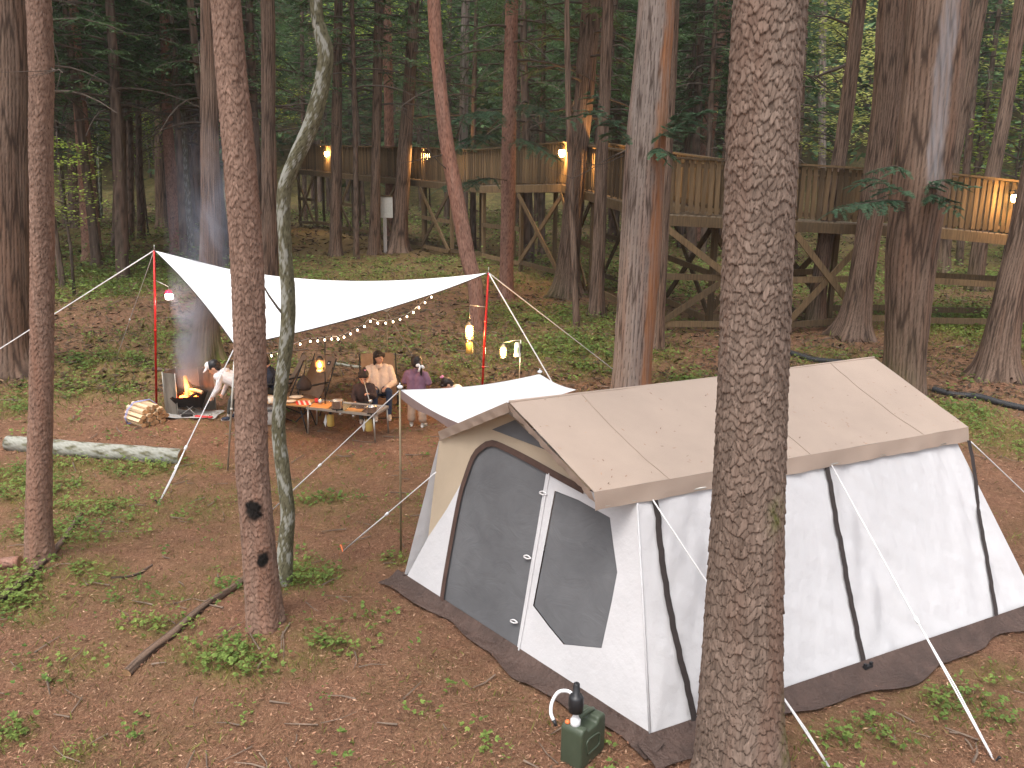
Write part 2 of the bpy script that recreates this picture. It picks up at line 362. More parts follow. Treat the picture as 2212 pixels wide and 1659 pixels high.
# ------------------------------------------------------------------ ground
# green places, as (photo x, photo y, radius across m, radius deep m, strength); y is on the ground there
GREEN = [(250, 1105, 1.7, .75, .55), (420, 1070, .9, .5, .5), (700, 1075, .7, .4, .6), (330, 1290, .9, .4, .42), (130, 1430, .7, .3, .38), (60, 1330, .5, .3, .6), (600, 1050, .8, .4, .4), (30, 880, 1.0, 1.0, .7), (950, 1010, .5, .4, .25), (400, 730, 1.8, 2.0, .6),
         (60, 1040, .9, .8, 1.0), (250, 1010, 1.2, .5, .9), (330, 870, .8, 1.0, .45), (230, 800, 1.6, 1.8, .75), (120, 1150, .9, .45, .8), (210, 1240, .5, .4, .55),
         (30, 1290, .5, .5, .7), (350, 1350, .45, .3, .5), (650, 1250, .5, .5, .9), (560, 1420, .55, .28, .8), (690, 1380, .35, .25, .7), (420, 1410, .3, .2, .5),
         (160, 1640, .2, .2, .7), (20, 1590, .2, .2, .6), (290, 600, 3.0, 5, .95), (180, 520, 6, 9, .95), (330, 500, 7, 9, .9), (480, 560, 3, 4, .5),
         (1240, 750, 2.2, 2.2, .95), (1150, 690, 2.0, 2.4, .75), (1000, 800, 1.6, 1.6, .5), (900, 760, 2.2, 2, .45), (600, 800, 2, 1.5, .4), (1300, 690, 2.5, 2, .8),
         (2120, 700, 3.0, 4, .95), (2080, 900, 1.2, 1.6, .8), (2180, 960, .9, 1.0, .7), (2150, 560, 8, 9, 1.0), (1900, 560, 7, 9, .8), (1620, 560, 4, 6, .5), (1780, 780, 2, 1.2, .5),
         (1850, 1590, .6, .3, .55), (2060, 1520, .5, .3, .5), (1740, 1500, .3, .2, .6), (2150, 1450, .4, .25, .5), (860, 1210, .25, .2, .7), (720, 1100, .4, .3, .45),
         (700, 1000, .8, .4, .3), (1480, 830, 1.0, .8, .7), (780, 1330, .3, .25, .35), (540, 1010, .6, .3, .3), (1130, 1460, .15, .1, .3)]
_gc = [(G(a, b), rx, ry, s) for a, b, rx, ry, s in GREEN]
def green(x, y):
    g = np.zeros_like(np.asarray(x, float))
    for c, rx, ry, s in _gc: g = np.maximum(g, s * np.exp(-(((x - c[0]) / rx) ** 2 + ((y - c[1]) / ry) ** 2)))
    g = np.maximum(g, .12 + .10 * wob(x, y, 1.1, 3.0)); g = np.maximum(g, .62 * sst(22, 32, y) + .3 * sst(40, 55, y))
    return np.clip(g + .30 * wob(x, y, 3.1, 6.0) * (g + .25) + .18 * wob(x, y, 9.0, 8.0) * (g + .2), 0, 1)
def axis(lo, hi, a, b, fine, grow=1.12):
    c = list(np.arange(a, b, fine)); s = fine; x = c[-1]
    while x < hi: s *= grow; x += s; c.append(x)
    s = fine; x = c[0]
    while x > lo: s *= grow; x -= s; c.insert(0, x)
    return np.array(c)
def make_ground():
    xs = axis(-230, 230, -7.5, 6.5, .045); ys = axis(-40, 240, 3.6, 15.5, .045)
    X, Y = np.meshgrid(xs, ys); Z = gz(X, Y)
    fine = .010 * wob(X, Y, 21, 3.3) + .008 * wob(X, Y, 47, 5.1) + .005 * RNG.normal(size=X.shape)
    Z = Z + fine * (1 - sst(14, 20, Y))
    a, b = X.shape; idx = np.arange(a * b).reshape(a, b)
    f = np.stack([idx[:-1, :-1], idx[:-1, 1:], idx[1:, 1:], idx[1:, :-1]], -1).reshape(-1, 4)
    m, nt, bs = new_mat('forest_floor')
    n1 = noise(nt, 2.2, 8, None, 'Object', .7, .6); n2 = noise(nt, 34, 6, (1, .55, 1), 'Object', .75, 1.2); n3 = noise(nt, 120, 4, (1, .4, 1), 'Object', .7, .8)
    br = ramp(nt, n2, [(.30, (.066, .034, .022)), (.44, (.235, .112, .069)), (.58, (.36, .19, .12)), (.74, (.53, .34, .225))])
    br2 = ramp(nt, n3, [(.34, (.066, .034, .022)), (.52, (.29, .147, .091)), (.72, (.56, .37, .245))])
    c = mix(nt, .5, br, br2); c = mix(nt, ramp(nt, n1, [(.42, (0, 0, 0)), (.66, (.65, .65, .65))]), c, mix(nt, .5, c, (.07, .045, .032)))
    n4 = noise(nt, .8, 6, None, 'Object', .65, .5); c = mix(nt, ramp(nt, n4, [(.46, (0, 0, 0)), (.68, (.55, .55, .55))]), c, mix(nt, .5, c, (.33, .19, .115)))
    gr = ramp(nt, noise(nt, 26, 6, None, 'Object', .7), [(.3, (.060, .080, .015)), (.52, (.150, .170, .030)), (.75, (.27, .26, .065))])
    fac = nd(nt, 'ShaderNodeMath', operation='MULTIPLY'); nt.links.new(attrn(nt, 'green'), fac.inputs[0])
    nt.links.new(ramp(nt, noise(nt, 7, 6, None, 'Object', .7), [(.30, (.15, .15, .15)), (.62, (1, 1, 1))]), fac.inputs[1])
    c = mix(nt, fac.outputs[0], c, gr)
    nf = noise(nt, 1.4, 7, None, 'Object', .75, .8); dk = nd(nt, 'ShaderNodeMath', operation='MULTIPLY'); nt.links.new(attrn(nt, 'far_shade'), dk.inputs[0]); nt.links.new(ramp(nt, nf, [(.35, (.35, .35, .35)), (.6, (1, 1, 1))]), dk.inputs[1])
    c = mix(nt, dk.outputs[0], c, (.038, .034, .020))        # painted shade: ground darkens with distance where the far trees are sparse
    nt.links.new(c, bs.inputs['Base Color']); bs.inputs['Roughness'].default_value = .95; bs.inputs['Specular IOR Level'].default_value = .1
    bump(nt, bs, mix(nt, .5, n2, n3), 1.0, .05)
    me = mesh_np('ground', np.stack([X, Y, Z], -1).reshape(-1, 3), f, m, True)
    attr(me, 'green', green(X.ravel(), Y.ravel()) * .92); dd = np.hypot(X, Y).ravel(); attr(me, 'far_shade', .38 * sst(19, 30, dd) + .42 * sst(40, 60, dd))
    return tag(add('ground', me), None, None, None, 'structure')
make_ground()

# ------------------------------------------------------------------ leaves in bulk
def leaf_quads(P, D, Nn, L, W, mid=.45, fold=0.0):
    S = nrm(np.cross(D, Nn)); L = np.asarray(L)[..., None] if np.ndim(L) else L; W = np.asarray(W)[..., None] if np.ndim(W) else W
    a = P; b = P + D * L * mid + S * W * .5 + Nn * fold; c = P + D * L; d = P + D * L * mid - S * W * .5 + Nn * fold
    return np.stack([a, b, c, d], 1).reshape(-1, 3)
def quads(n, off=0): return np.arange(off, off + 4 * n).reshape(-1, 4)
def leaf_mesh(name, V, mats, rnd=None):
    n = len(V) // 4; me = mesh_np(name, V, quads(n), mats, False)
    attr(me, 'leaf', np.repeat(RNG.random(n) if rnd is None else rnd, 4)); return me

def in_view(x, y, m=.22):
    p = np.stack([x, y, gz(x, y)], -1) - _eye; z = p @ _fwd
    u = (p @ _rt) / z * F_PX / 1106; v = (p @ _up) / z * F_PX / 829.5
    return (z > 1) & (np.abs(u) < 1 + m) & (np.abs(v) < 1 + m * 2)
TENT_POLY = [(1.08, 4.62), (5.3, 6.85), (3.2, 10.2), (-1.45, 7.55)]
def in_tent(x, y):
    r = np.ones(np.shape(x), bool)
    for i in range(4):
        (ax, ay), (bx, by) = TENT_POLY[i], TENT_POLY[(i + 1) % 4]; r &= ((bx - ax) * (y - ay) - (by - ay) * (x - ax)) > 0
    return r
def scatter(n, ylo, yhi, power=2.2):
    """more points near the camera, spread over the view fan"""
    out = []; k = 0
    while k < n:
        y = ylo + (yhi - ylo) * RNG.random(n * 2) ** power; x = (RNG.random(n * 2) * 2 - 1) * (y * .76 + 1.6)
        ok = in_view(x, y) & ~in_tent(x, y); out.append(np.stack([x[ok], y[ok]], -1)); k += ok.sum()
    return np.concatenate(out)[:n]
def make_herbs():
    P = scatter(76000, 3.8, 34, 1.5); g = green(P[:, 0], P[:, 1]); lump = wob(P[:, 0], P[:, 1], 5.3, 12.0); keep = RNG.random(len(P)) < np.clip((g - .28) * 1.0 + .25 * lump * (g > .2), 0.012, .75); P = P[keep][:19000]
    Vs = []
    for x, y in P:
        z = float(gz(x, y)); far = sst(9, 22, y); s = RNG.uniform(.016, .046) * (1 + .8 * far); k = RNG.integers(3, 11)
        az = RNG.random(k) * 2 * PI; h = RNG.uniform(.01, .12, k) * (1 + .4 * far); r = RNG.uniform(.0, .11, k) * (1 + far)
        B = np.stack([x + r * np.cos(az), y + r * np.sin(az), z + h], -1); el = RNG.uniform(-.5, .35, k)
        D = np.stack([np.cos(az) * np.cos(el), np.sin(az) * np.cos(el), np.sin(el)], -1)
        Nn = nrm(np.stack([RNG.normal(0, .35, k), RNG.normal(0, .35, k), np.ones(k)], -1)); Nn = nrm(Nn - D * (Nn * D).sum(-1, keepdims=True))
        for j in (-1, 0, 1):                                   # three-lobed leaf
            c, q = math.cos(j * .75), math.sin(j * .75); S = np.cross(Nn, D); Dj = D * c + S * q
            Vs.append(leaf_quads(B, Dj, Nn, s * (1.15 if j == 0 else .9) * np.ones(k), s * .55 * np.ones(k)))
    tag(add('herb_plants', leaf_mesh('herb_plants', np.concatenate(Vs), M['herb'])), 'low green leafy herbs growing in patches on the forest floor', 'ground cover', None, 'stuff')
def make_grass():
    P = scatter(230000, 3.8, 30, 1.5); g = green(P[:, 0], P[:, 1]); keep = RNG.random(len(P)) < np.clip((g - .06) * 1.1, .03, .8); P = P[keep][:95000]; n = len(P)
    az = RNG.random(n) * 2 * PI; el = RNG.uniform(.25, 1.3, n); D = np.stack([np.cos(az) * np.cos(el), np.sin(az) * np.cos(el), np.sin(el)], -1)
    B = np.stack([P[:, 0], P[:, 1], gz(P[:, 0], P[:, 1]) - .005], -1); Nn = nrm(np.cross(D, RNG.normal(size=(n, 3)))); fr = 1 + 1.2 * sst(9, 20, P[:, 1])
    tag(add('moss_grass', leaf_mesh('moss_grass', leaf_quads(B, D, Nn, RNG.uniform(.03, .10, n) * fr, RNG.uniform(.005, .011, n) * fr), M['moss_grass'])), 'yellow-green moss and short grass on the forest floor', 'grass', None, 'stuff')
def make_litter():
    P = scatter(230000, 3.7, 24, 1.55); g = green(P[:, 0], P[:, 1]); P = P[RNG.random(len(P)) < 1.05 - .75 * g]; n = len(P)
    az = RNG.random(n) * 2 * PI; el = RNG.normal(.0, .22, n); D = np.stack([np.cos(az) * np.cos(el), np.sin(az) * np.cos(el), np.sin(el)], -1)
    B = np.stack([P[:, 0], P[:, 1], gz(P[:, 0], P[:, 1]) + RNG.uniform(.004, .028, n)], -1); Nn = nrm(np.stack([RNG.normal(0, .4, n), RNG.normal(0, .4, n), np.ones(n)], -1))
    Nn = nrm(Nn - D * (Nn * D).sum(-1, keepdims=True)); fr = 1 + 1.0 * sst(7, 16, P[:, 1]); big = RNG.random(n) < .10
    L = RNG.uniform(.02, .062, n) * fr; W = np.where(big, RNG.uniform(.008, .015, n), RNG.uniform(.0025, .0055, n)) * fr; L = np.where(big, L * .7, L)
    tag(add('needle_litter', leaf_mesh('needle_litter', leaf_quads(B, D, Nn, L, W), M['litter'], RNG.random(n) ** 1.25)), 'red-brown fallen needles and leaf scraps on the ground', 'leaf litter', None, 'stuff')
def make_twigs():
    mb = MB()
    for i, (x, y) in enumerate(scatter(900, 3.8, 26, 1.3)):
        a = RNG.random() * 2 * PI; L = RNG.uniform(.06, .36) * (1 + .6 * float(sst(10, 18, y))); k = RNG.normal(0, .25)
        pts = []
        for t in (0, .5, 1):
            q = np.array([x + L * t * math.cos(a + k * t), y + L * t * math.sin(a + k * t)]); pts.append((q[0], q[1], float(gz(*q)) + .015 + .012 * RNG.random()))
        mb.tube(pts, np.array([1, .8, .45]) * RNG.uniform(.004, .010) * (1 + float(sst(10, 18, y))), 4)
    tag(mb.build('twig_scatter', M['twig']), 'small dead twigs scattered over the forest floor', 'twigs', None, 'stuff')
def make_debris():
    rg = np.random.default_rng(21); n = 52000; dep = 15 + 55 * rg.random(n) ** 1.4; px = rg.uniform(-200, 2400, n); y = dep; x = (px - 1106) / F_PX * dep * 1.02
    a = rg.random(n) * 6.28; D = nrm(np.stack([np.cos(a), np.sin(a), rg.normal(0, .3, n)], -1)); Nn = nrm(np.stack([rg.normal(0, .5, n), rg.normal(0, .5, n), np.ones(n)], -1)); Nn = nrm(Nn - D * (Nn * D).sum(-1, keepdims=True))
    B = np.stack([x, y, gz(x, y) + rg.uniform(.0, .06, n)], -1); s = .6 + dep / 40
    tag(add('leaf_debris', leaf_mesh('leaf_debris', leaf_quads(B, D, Nn, rg.uniform(.08, .25, n) * s, rg.uniform(.02, .07, n) * s), M['debris'], rg.random(n))), 'dark fallen sprigs and bark scraps strewn under the far trees', 'leaf litter', None, 'stuff')
M['debris'] = foliage('forest_debris', (.045, .030, .020), (.15, .095, .055), .0, .9)
_tp, TENT_POLY = TENT_POLY, [(1.02, 4.95), (4.9, 6.95), (3.2, 10.0), (-1.15, 7.6)]
make_litter(); TENT_POLY = _tp
make_herbs(); make_grass(); make_twigs(); make_debris()
# ------------------------------------------------------------------ trunks with real bark relief
def worley(u, v, cu, cv, per, seed):
    """cells on a cylinder: u in metres round (period per), v along. returns F1, F2, cell random, v offset inside the cell"""
    nu = max(3, int(round(per / cu))); cu = per / nu
    gu, gv = u / cu, v / cv; iu, iv = np.floor(gu).astype(int), np.floor(gv).astype(int)
    F1 = np.full(u.shape, 9.0); F2 = np.full(u.shape, 9.0); C = np.zeros(u.shape); OV = np.zeros(u.shape)
    for a in (-1, 0, 1):
        for b in (-1, 0, 1):
            ci, cj = iu + a, iv + b; h = (np.mod(ci, nu) * 7349 + cj * 9151 + seed * 1013) & 0xFFFF
            def rnd(k): return np.mod(np.sin(h * 12.9898 + k * 78.233) * 43758.5453, 1.0)
            dx = gu - (ci + .1 + .8 * rnd(1)); dy = gv - (cj + .1 + .8 * rnd(2)); d = np.sqrt(dx * dx + dy * dy); r = rnd(3)
            m = d < F1; F2 = np.where(m, F1, np.minimum(F2, d)); C = np.where(m, r, C); OV = np.where(m, dy, OV); F1 = np.where(m, d, F1)
    return F1, F2, C, OV
BARK = {  # cell round, cell along, depth, shingle, crack width
    'pine': (.050, .072, .0055, .0075, .07), 'pine_red': (.046, .058, .0058, .0050, .07), 'pine_mid': (.050, .068, .0042, .0058, .06), 'cedar': (.045, 1.6, .012, 0, .30), 'cedar_grey': (.055, 2.0, .010, 0, .22),
    'lichen': (.05, .07, .004, 0, .15), 'far_bark': (.05, .5, .012, 0, .3)}
def trunk(name, P, R, kind, parent, sides, step, flare=.0, lobes=5, seed=1, moss=None, char=None, vis=9.0, cell=1.0, bare=None):
    """P: base->top points, R radii. dense rings up to `vis` metres, coarse above"""
    PR = np.hstack([np.asarray(P, float), np.asarray(R, float)[:, None]]); L = np.linalg.norm(np.diff(PR[:, :3], axis=0), axis=1).sum()
    Q = catmull(PR, 260); S = np.concatenate([[0], np.cumsum(np.linalg.norm(np.diff(Q[:, :3], axis=0), axis=1))])
    s = np.concatenate([np.arange(0, min(vis, L), step), np.arange(min(vis, L), L + .01, .5)]) if L > vis else np.append(np.arange(0, L, step), L)
    C = np.stack([np.interp(s, S, Q[:, k]) for k in range(4)], -1); T, U, V = frames(C[:, :3])
    th = np.arange(sides) * 2 * PI / sides; TH, SS = np.meshgrid(th, s); RR = C[:, 3][:, None] * np.ones_like(TH)
    fl = flare * np.exp(-np.maximum(SS - .25, 0) / .28) * (1 + .55 * np.cos(lobes * TH + seed)); RR = RR * (1 + fl)
    cu, cv, dep, shing, cw = BARK[kind]; cu *= cell; cv *= cell; ref = float(np.mean(R[:max(2, len(R) // 2)])); per = 2 * PI * ref; cu = max(cu, 4.2 * per / sides)
    k = min(1.0, ref / .12); dep *= k; wu = TH * ref; wj = .5 if kind.startswith('pine') else .2
    wk = 1.0 if kind.startswith('pine') else .3
    u = wu + wk * (.012 * np.sin(SS * 23 + TH * 3 + seed) + .006 * np.sin(SS * 61 + seed * 2)) + wj * (.010 * wob(np.cos(TH) * ref * 2, SS + np.sin(TH) * ref, 55, seed) + .004 * wob(np.cos(TH) * ref * 2, SS + np.sin(TH) * ref, 140, seed + 1)); v = SS + .014 * np.sin(TH * 9 + SS * 7) + .02 * np.sin(TH * 4 + seed) + wj * (.014 * wob(np.sin(TH) * ref * 2, SS - np.cos(TH) * ref, 48, seed + 2) + .005 * wob(np.sin(TH) * ref * 2, SS, 120, seed + 3))
    if kind == 'pine': v = v - .40 * np.minimum(SS, 2.6) + .10 * np.minimum(SS, 2.6) ** 2 / 2.6      # longer plates low on the old trunk
    F1, F2, CE, OV = worley(np.mod(u, per), v, cu, cv, per, seed); e = F2 - F1
    if kind.startswith('cedar') or kind == 'far_bark':
        f1, f2, c2, _ = worley(np.mod(u * 1.0 + .004 * np.sin(SS * 9), per), v, max(cu * .6, 4.2 * per / sides), cv * .6, per, seed + 5); e = np.minimum(e, .18 + .9 * (f2 - f1)); CE = .55 * CE + .45 * c2
    pl = sst(.0, cw + (.05 if kind.startswith('pine') else .12), e); crack = 1 - sst(.0, cw, e)
    if kind.startswith('pine'):
        g1, g2, c3, o3 = worley(np.mod(u * 1.0 + .02, per), v * 1.0 + .03, cu * .48, cv * .55, per, seed + 9); pl2 = sst(.0, .14, g2 - g1); big = (np.mod(CE * 17, 1) < .55); pl = np.where(big, pl, pl * (.7 + .3 * pl2)); crack = np.maximum(crack, np.where(big, 0, .6 * (1 - sst(0, .06, g2 - g1)))); CE = np.where(big, CE, .4 * CE + .6 * c3)
    disp = dep * (pl - .6) + dep * 1.25 * (CE - .5) * pl - shing * OV * pl + ref * .035 * np.sin(TH * 2 + SS * .9 + seed) + ref * .02 * np.sin(TH * 3 - SS * 1.7)
    dirn = U[:, None, :] * np.cos(TH)[..., None] + V[:, None, :] * np.sin(TH)[..., None]
    W = C[:, None, :3] + dirn * (RR + disp)[..., None]
    a, b = TH.shape; idx = np.arange(a * b).reshape(a, b); nx = np.roll(idx, -1, 1)
    f = np.stack([idx[:-1], nx[:-1], nx[1:], idx[1:]], -1).reshape(-1, 4)
    me = mesh_np(name, W.reshape(-1, 3), [f, idx[-1][None, :]], M[kind], True)
    Wf = W.reshape(-1, 3); n = len(Wf)
    attr(me, 'cell', np.clip(CE + .15 * np.sin(SS * 3 + TH * 2 + seed), 0, 1).ravel()); attr(me, 'crack', (crack * .85).ravel())
    mo = np.zeros(n)
    if moss is not None: mo = moss(Wf, TH.ravel(), SS.ravel())
    attr(me, 'moss', np.clip(mo, 0, 1)); attr(me, 'char', np.clip(char(Wf), 0, 1) if char else np.zeros(n)); attr(me, 'bare', np.clip(bare(Wf), 0, 1) if bare else np.zeros(n))
    return add(name, me, parent), C

# ------------------------------------------------------------------ crowns (shared mesh data)
def limb_tubes(mb, P0, az, L, rise, droop, r):
    t = np.linspace(0, 1, 6); d = np.array([math.cos(az), math.sin(az)]); pts = np.stack([P0[0] + d[0] * L * t, P0[1] + d[1] * L * t, P0[2] + rise * t - droop * t * t], -1)
    mb.tube(pts, r * (1 - .8 * t), 5, 0, False); return pts
def conifer_crown(seed, z0, z1, rmax, nb, ns, leaf=.22, wid=.055, bare=0):
    global RNG
    keep, RNG = RNG, np.random.default_rng(seed); mb = MB(); Vs = []
    for i in range(nb):
        k = (i + .5) / nb; z = z0 + (z1 - z0) * k ** .9; L = rmax * (1 - k) ** .75 * RNG.uniform(.6, 1.1) + .35; az = i * 2.39996 + RNG.normal(0, .3)
        pts = limb_tubes(mb, (0, 0, z), az, L, L * .15, L * RNG.uniform(.25, .55), .035 * (1 - k) + .012)
        if i < bare: continue
        m = max(3, int(ns * (L / rmax) + 2)); t = RNG.uniform(.22, 1.0, m) ** .8; seg = np.stack([np.interp(t, np.linspace(0, 1, 6), pts[:, c]) for c in range(3)], -1)
        for sgn in (-1, 1):
            a2 = az + sgn * RNG.uniform(.5, 1.2, m); tl = RNG.uniform(.35, .75, m) * (.5 + .5 * L / rmax); TD = np.stack([np.cos(a2), np.sin(a2), RNG.uniform(-.55, .05, m)], -1); TD = nrm(TD)
            for j in range(7):
                q = j / 6.0; B = seg + TD * (tl * q)[:, None]; sg = 1 if j % 2 else -1; a3 = a2 + sg * RNG.uniform(.3, .9, m)
                D = nrm(np.stack([np.cos(a3), np.sin(a3), RNG.uniform(-.6, .1, m)], -1)); Nn = nrm(np.stack([RNG.normal(0, .3, m), RNG.normal(0, .3, m), np.ones(m)], -1)); Nn = nrm(Nn - D * (Nn * D).sum(-1, keepdims=True))
                Vs.append(leaf_quads(B, D, Nn, RNG.uniform(.6, 1.2, m) * leaf * (1.15 - .5 * q), RNG.uniform(.7, 1.3, m) * wid))
    V = np.concatenate(Vs); v0 = np.concatenate(mb.v); f0 = np.array(mb.f); n = len(V) // 4
    me = mesh_np('crown', np.vstack([v0, V]), np.vstack([f0, quads(n, len(v0))]), [M['limb'], M['conifer']], False, np.concatenate([np.zeros(len(f0)), np.ones(n)]))
    attr(me, 'leaf', np.concatenate([np.full(len(v0), .5), np.repeat(RNG.random(n), 4)])); RNG = keep; return me
def broad_crown(seed, z0, z1, rmax, nb, per, leaf, mat, flat=.12):
    global RNG
    keep, RNG = RNG, np.random.default_rng(seed); mb = MB(); Vs = []
    for i in range(nb):
        k = (i + .5) / nb; z = z0 + (z1 - z0) * k; L = rmax * math.sin(PI * (.2 + .75 * k)) ** .8 * RNG.uniform(.65, 1.1); az = i * 2.39996 + RNG.normal(0, .4)
        pts = limb_tubes(mb, (0, 0, z), az, L, L * .42, L * .25, .022 * (1 - .6 * k) + .006); m = per
        t = RNG.uniform(.25, 1.08, m); seg = np.stack([np.interp(t, np.linspace(0, 1, 6), pts[:, c]) for c in range(3)], -1)
        off = np.stack([RNG.normal(0, .22 * L * .5 + .1, m), RNG.normal(0, .22 * L * .5 + .1, m), RNG.normal(0, flat, m)], -1); B = seg + off
        a3 = RNG.random(m) * 2 * PI; D = nrm(np.stack([np.cos(a3), np.sin(a3), RNG.uniform(-.5, .2, m)], -1)); Nn = nrm(np.stack([RNG.normal(0, .3, m), RNG.normal(0, .3, m), np.ones(m)], -1)); Nn = nrm(Nn - D * (Nn * D).sum(-1, keepdims=True))
        Vs.append(leaf_quads(B, D, Nn, RNG.uniform(.6, 1.2, m) * leaf, RNG.uniform(.5, .75, m) * leaf))
    V = np.concatenate(Vs); v0 = np.concatenate(mb.v); f0 = np.array(mb.f); n = len(V) // 4
    me = mesh_np('crown', np.vstack([v0, V]), np.vstack([f0, quads(n, len(v0))]), [M['limb'], mat], False, np.concatenate([np.zeros(len(f0)), np.ones(n)]))
    attr(me, 'leaf', np.concatenate([np.full(len(v0), .5), np.repeat(RNG.random(n), 4)])); RNG = keep; return me
CROWN_HIGH = [conifer_crown(100 + i, 0, 8.0, 2.2, 34, 9) for i in range(2)]                     # from the crown's foot up
CROWN_LOW = [conifer_crown(200 + i, 0, 11.5, 2.7, 60, 10, bare=5) for i in range(4)]
CROWN_BROAD = [broad_crown(300 + i, 0, 3.2, 1.9, 16, 75, .13, M['broad']) for i in range(2)]
CROWN_PALE = [broad_crown(320 + i, 0, 5.0, 2.4, 24, 110, .15, M['broad_pale']) for i in range(2)]

def tree(name, label, cat, pix, kind, high=17.0, crown=None, flare=.25, sides=40, step=.06, seed=None, group=None, moss=None, char=None, base=None, crown_z=None, lobes=5, cs=1.0, depth=None, cell=1.0, bare=None):
    """pix: (photo x, photo y, photo width) from the foot upwards; the foot stands on the ground"""
    seed = seed if seed is not None else abs(hash(name + label)) % 97
    seed = seed % 97
    g = G(pix[0][0], pix[0][1]) if base is None else base
    P = [g + np.array([0, 0, -.25])]; R = [SIZE(pix[0][2], DEP(g)) / 2]
    for (x, y, w) in pix:
        p = VY(x, y, g[1]); P.append(p); R.append(SIZE(w, DEP(p)) / 2)
    P.pop(1); R.pop(1)
    d = P[-1] - P[-2]; d = d / np.linalg.norm(d); d = nrm(d * .5 + np.array([0, 0, .5])); top = P[-1]; r = R[-1]; hh = max(2.0, high - (top[2] - g[2]))
    for k in (.35, .7, 1.0): P.append(top + d * hh * k); R.append(max(.02, r * (1 - .8 * k)))
    t = thing(name, label, cat, g, 0, group)
    Pl = [p - g for p in P]
    tr, C = trunk('trunk', Pl, R, kind, t, sides, step, flare, lobes, seed, moss, char, vis=(top[2] - g[2]) + .8, cell=cell, bare=bare)
    cz = crown_z if crown_z is not None else hh * .25 + top[2] - g[2]
    i = int(np.argmin(np.abs(C[:, 2] - cz))); me = crown or CROWN_HIGH[seed % 2]
    c = add('crown', me, t, C[i, :3]); s = cs * max(.5, (high - cz) / (8.0 if me in CROWN_HIGH else 11.5)); c.scale = (s * .9 + .1, s * .9 + .1, s); c.rotation_euler = (0, 0, seed * 1.3)
    return t, C, g
def side_moss(ax, lo, hi, amt):
    def f(W, th, s): return amt * sst(lo, hi, -s) * (.5 + .5 * np.cos(th - ax)) * (.7 + .5 * np.sin(W[:, 2] * 31 + th * 11))
    return f
# --- the near trees
def fg_moss(W, th, s):
    px = W[:, 0]; z = W[:, 2]
    m1 = sst(.10, .24, px) * np.exp(-((z - .55) / .35) ** 2); m2 = np.exp(-(((px - .0) / .05) ** 2)) * np.exp(-((z - 1.95) / .1) ** 2) * .8
    return (m1 + m2) * (.55 + .6 * wob(W[:, 0] + W[:, 1], z, 40, 2))
tree('pine_tree', 'thick pine trunk with flaky grey-brown bark standing in front of the tent', 'tree',
     [(1604, 1700, 200), (1602, 1640, 182), (1601, 1500, 172), (1610, 1200, 161), (1625, 830, 152), (1645, 400, 150), (1665, 0, 149)],
     'pine', 18, flare=.18, sides=330, step=.0066, cell=.72, seed=3, moss=fg_moss)
tree('pine_tree', 'straight reddish pine trunk at the left beside a fallen branch', 'tree',
     [(84, 1205, 58), (84, 1150, 52), (86, 1000, 50), (90, 800, 48), (91, 553, 48), (88, 300, 46), (84, 0, 47)], 'pine_mid', 17, flare=.1, sides=150, step=.012, cell=.72, seed=8)
_pg = G(575, 1345)
def pine_char(W):
    a = VY(557, 1090, _pg[1]) - _pg; b = VY(576, 1195, _pg[1]) - _pg; o = 0
    for c, rx, rz in ((a, .075, .105), (b, .05, .085)):
        o = o + (1 - sst(.6, 1.1, np.hypot((W[:, 0] - c[0]) / rx, (W[:, 2] - c[2]) / rz) + .25 * wob(W[:, 0], W[:, 2], 45, 1))) * (W[:, 1] < 0.0)
    return o
tree('pine_tree', 'leaning reddish pine with two charred black patches near its foot', 'tree',
     [(575, 1345, 80), (566, 1270, 72), (553, 1100, 67), (545, 1000, 66), (541, 800, 64), (532, 553, 66), (512, 280, 66), (488, 0, 63)], 'pine_mid', 17, flare=.12, sides=200, step=.0095, cell=.72, seed=5, char=pine_char)
def lich(W, th, s): return sst(.20, .42, wob(np.cos(th) * .5 + W[:, 0] * 3, W[:, 2] * 3.2 + np.sin(th) * .4, 5, 3) * .75 + .28 * np.cos(th - 3.6) + .45 * wob(np.cos(th) * .6, W[:, 2] * 4 + np.sin(th) * .5, 17, 5) + .3 * wob(np.cos(th), W[:, 2] * 9 + np.sin(th), 21, 7)) * .8
_cg, _cC, _cb = tree('crooked_tree', 'thin crooked tree with white lichen patches beside the leaning pine', 'tree',
     [(610, 1262, 34), (617, 1180, 33), (622, 1110, 31), (612, 1020, 31), (602, 930, 30), (606, 850, 29), (620, 720, 31), (622, 640, 31), (616, 540, 28), (613, 420, 29), (636, 350, 31), (668, 280, 33), (688, 215, 33), (701, 150, 32), (703, 108, 33), (691, 60, 28), (682, 0, 25)],
     'lichen', 11, flare=.1, sides=56, step=.022, seed=9, moss=lich, cs=.7)
_b = MB()
_p = np.array([VY(x, y, _cb[1] - .02) for x, y in ((621, 690), (600, 665), (582, 640), (566, 612), (560, 585))]) - _cb
_b.tube(_p, [.014, .011, .009, .006, .004], 6); _b.build('branch', M['limb'], _cg, True)
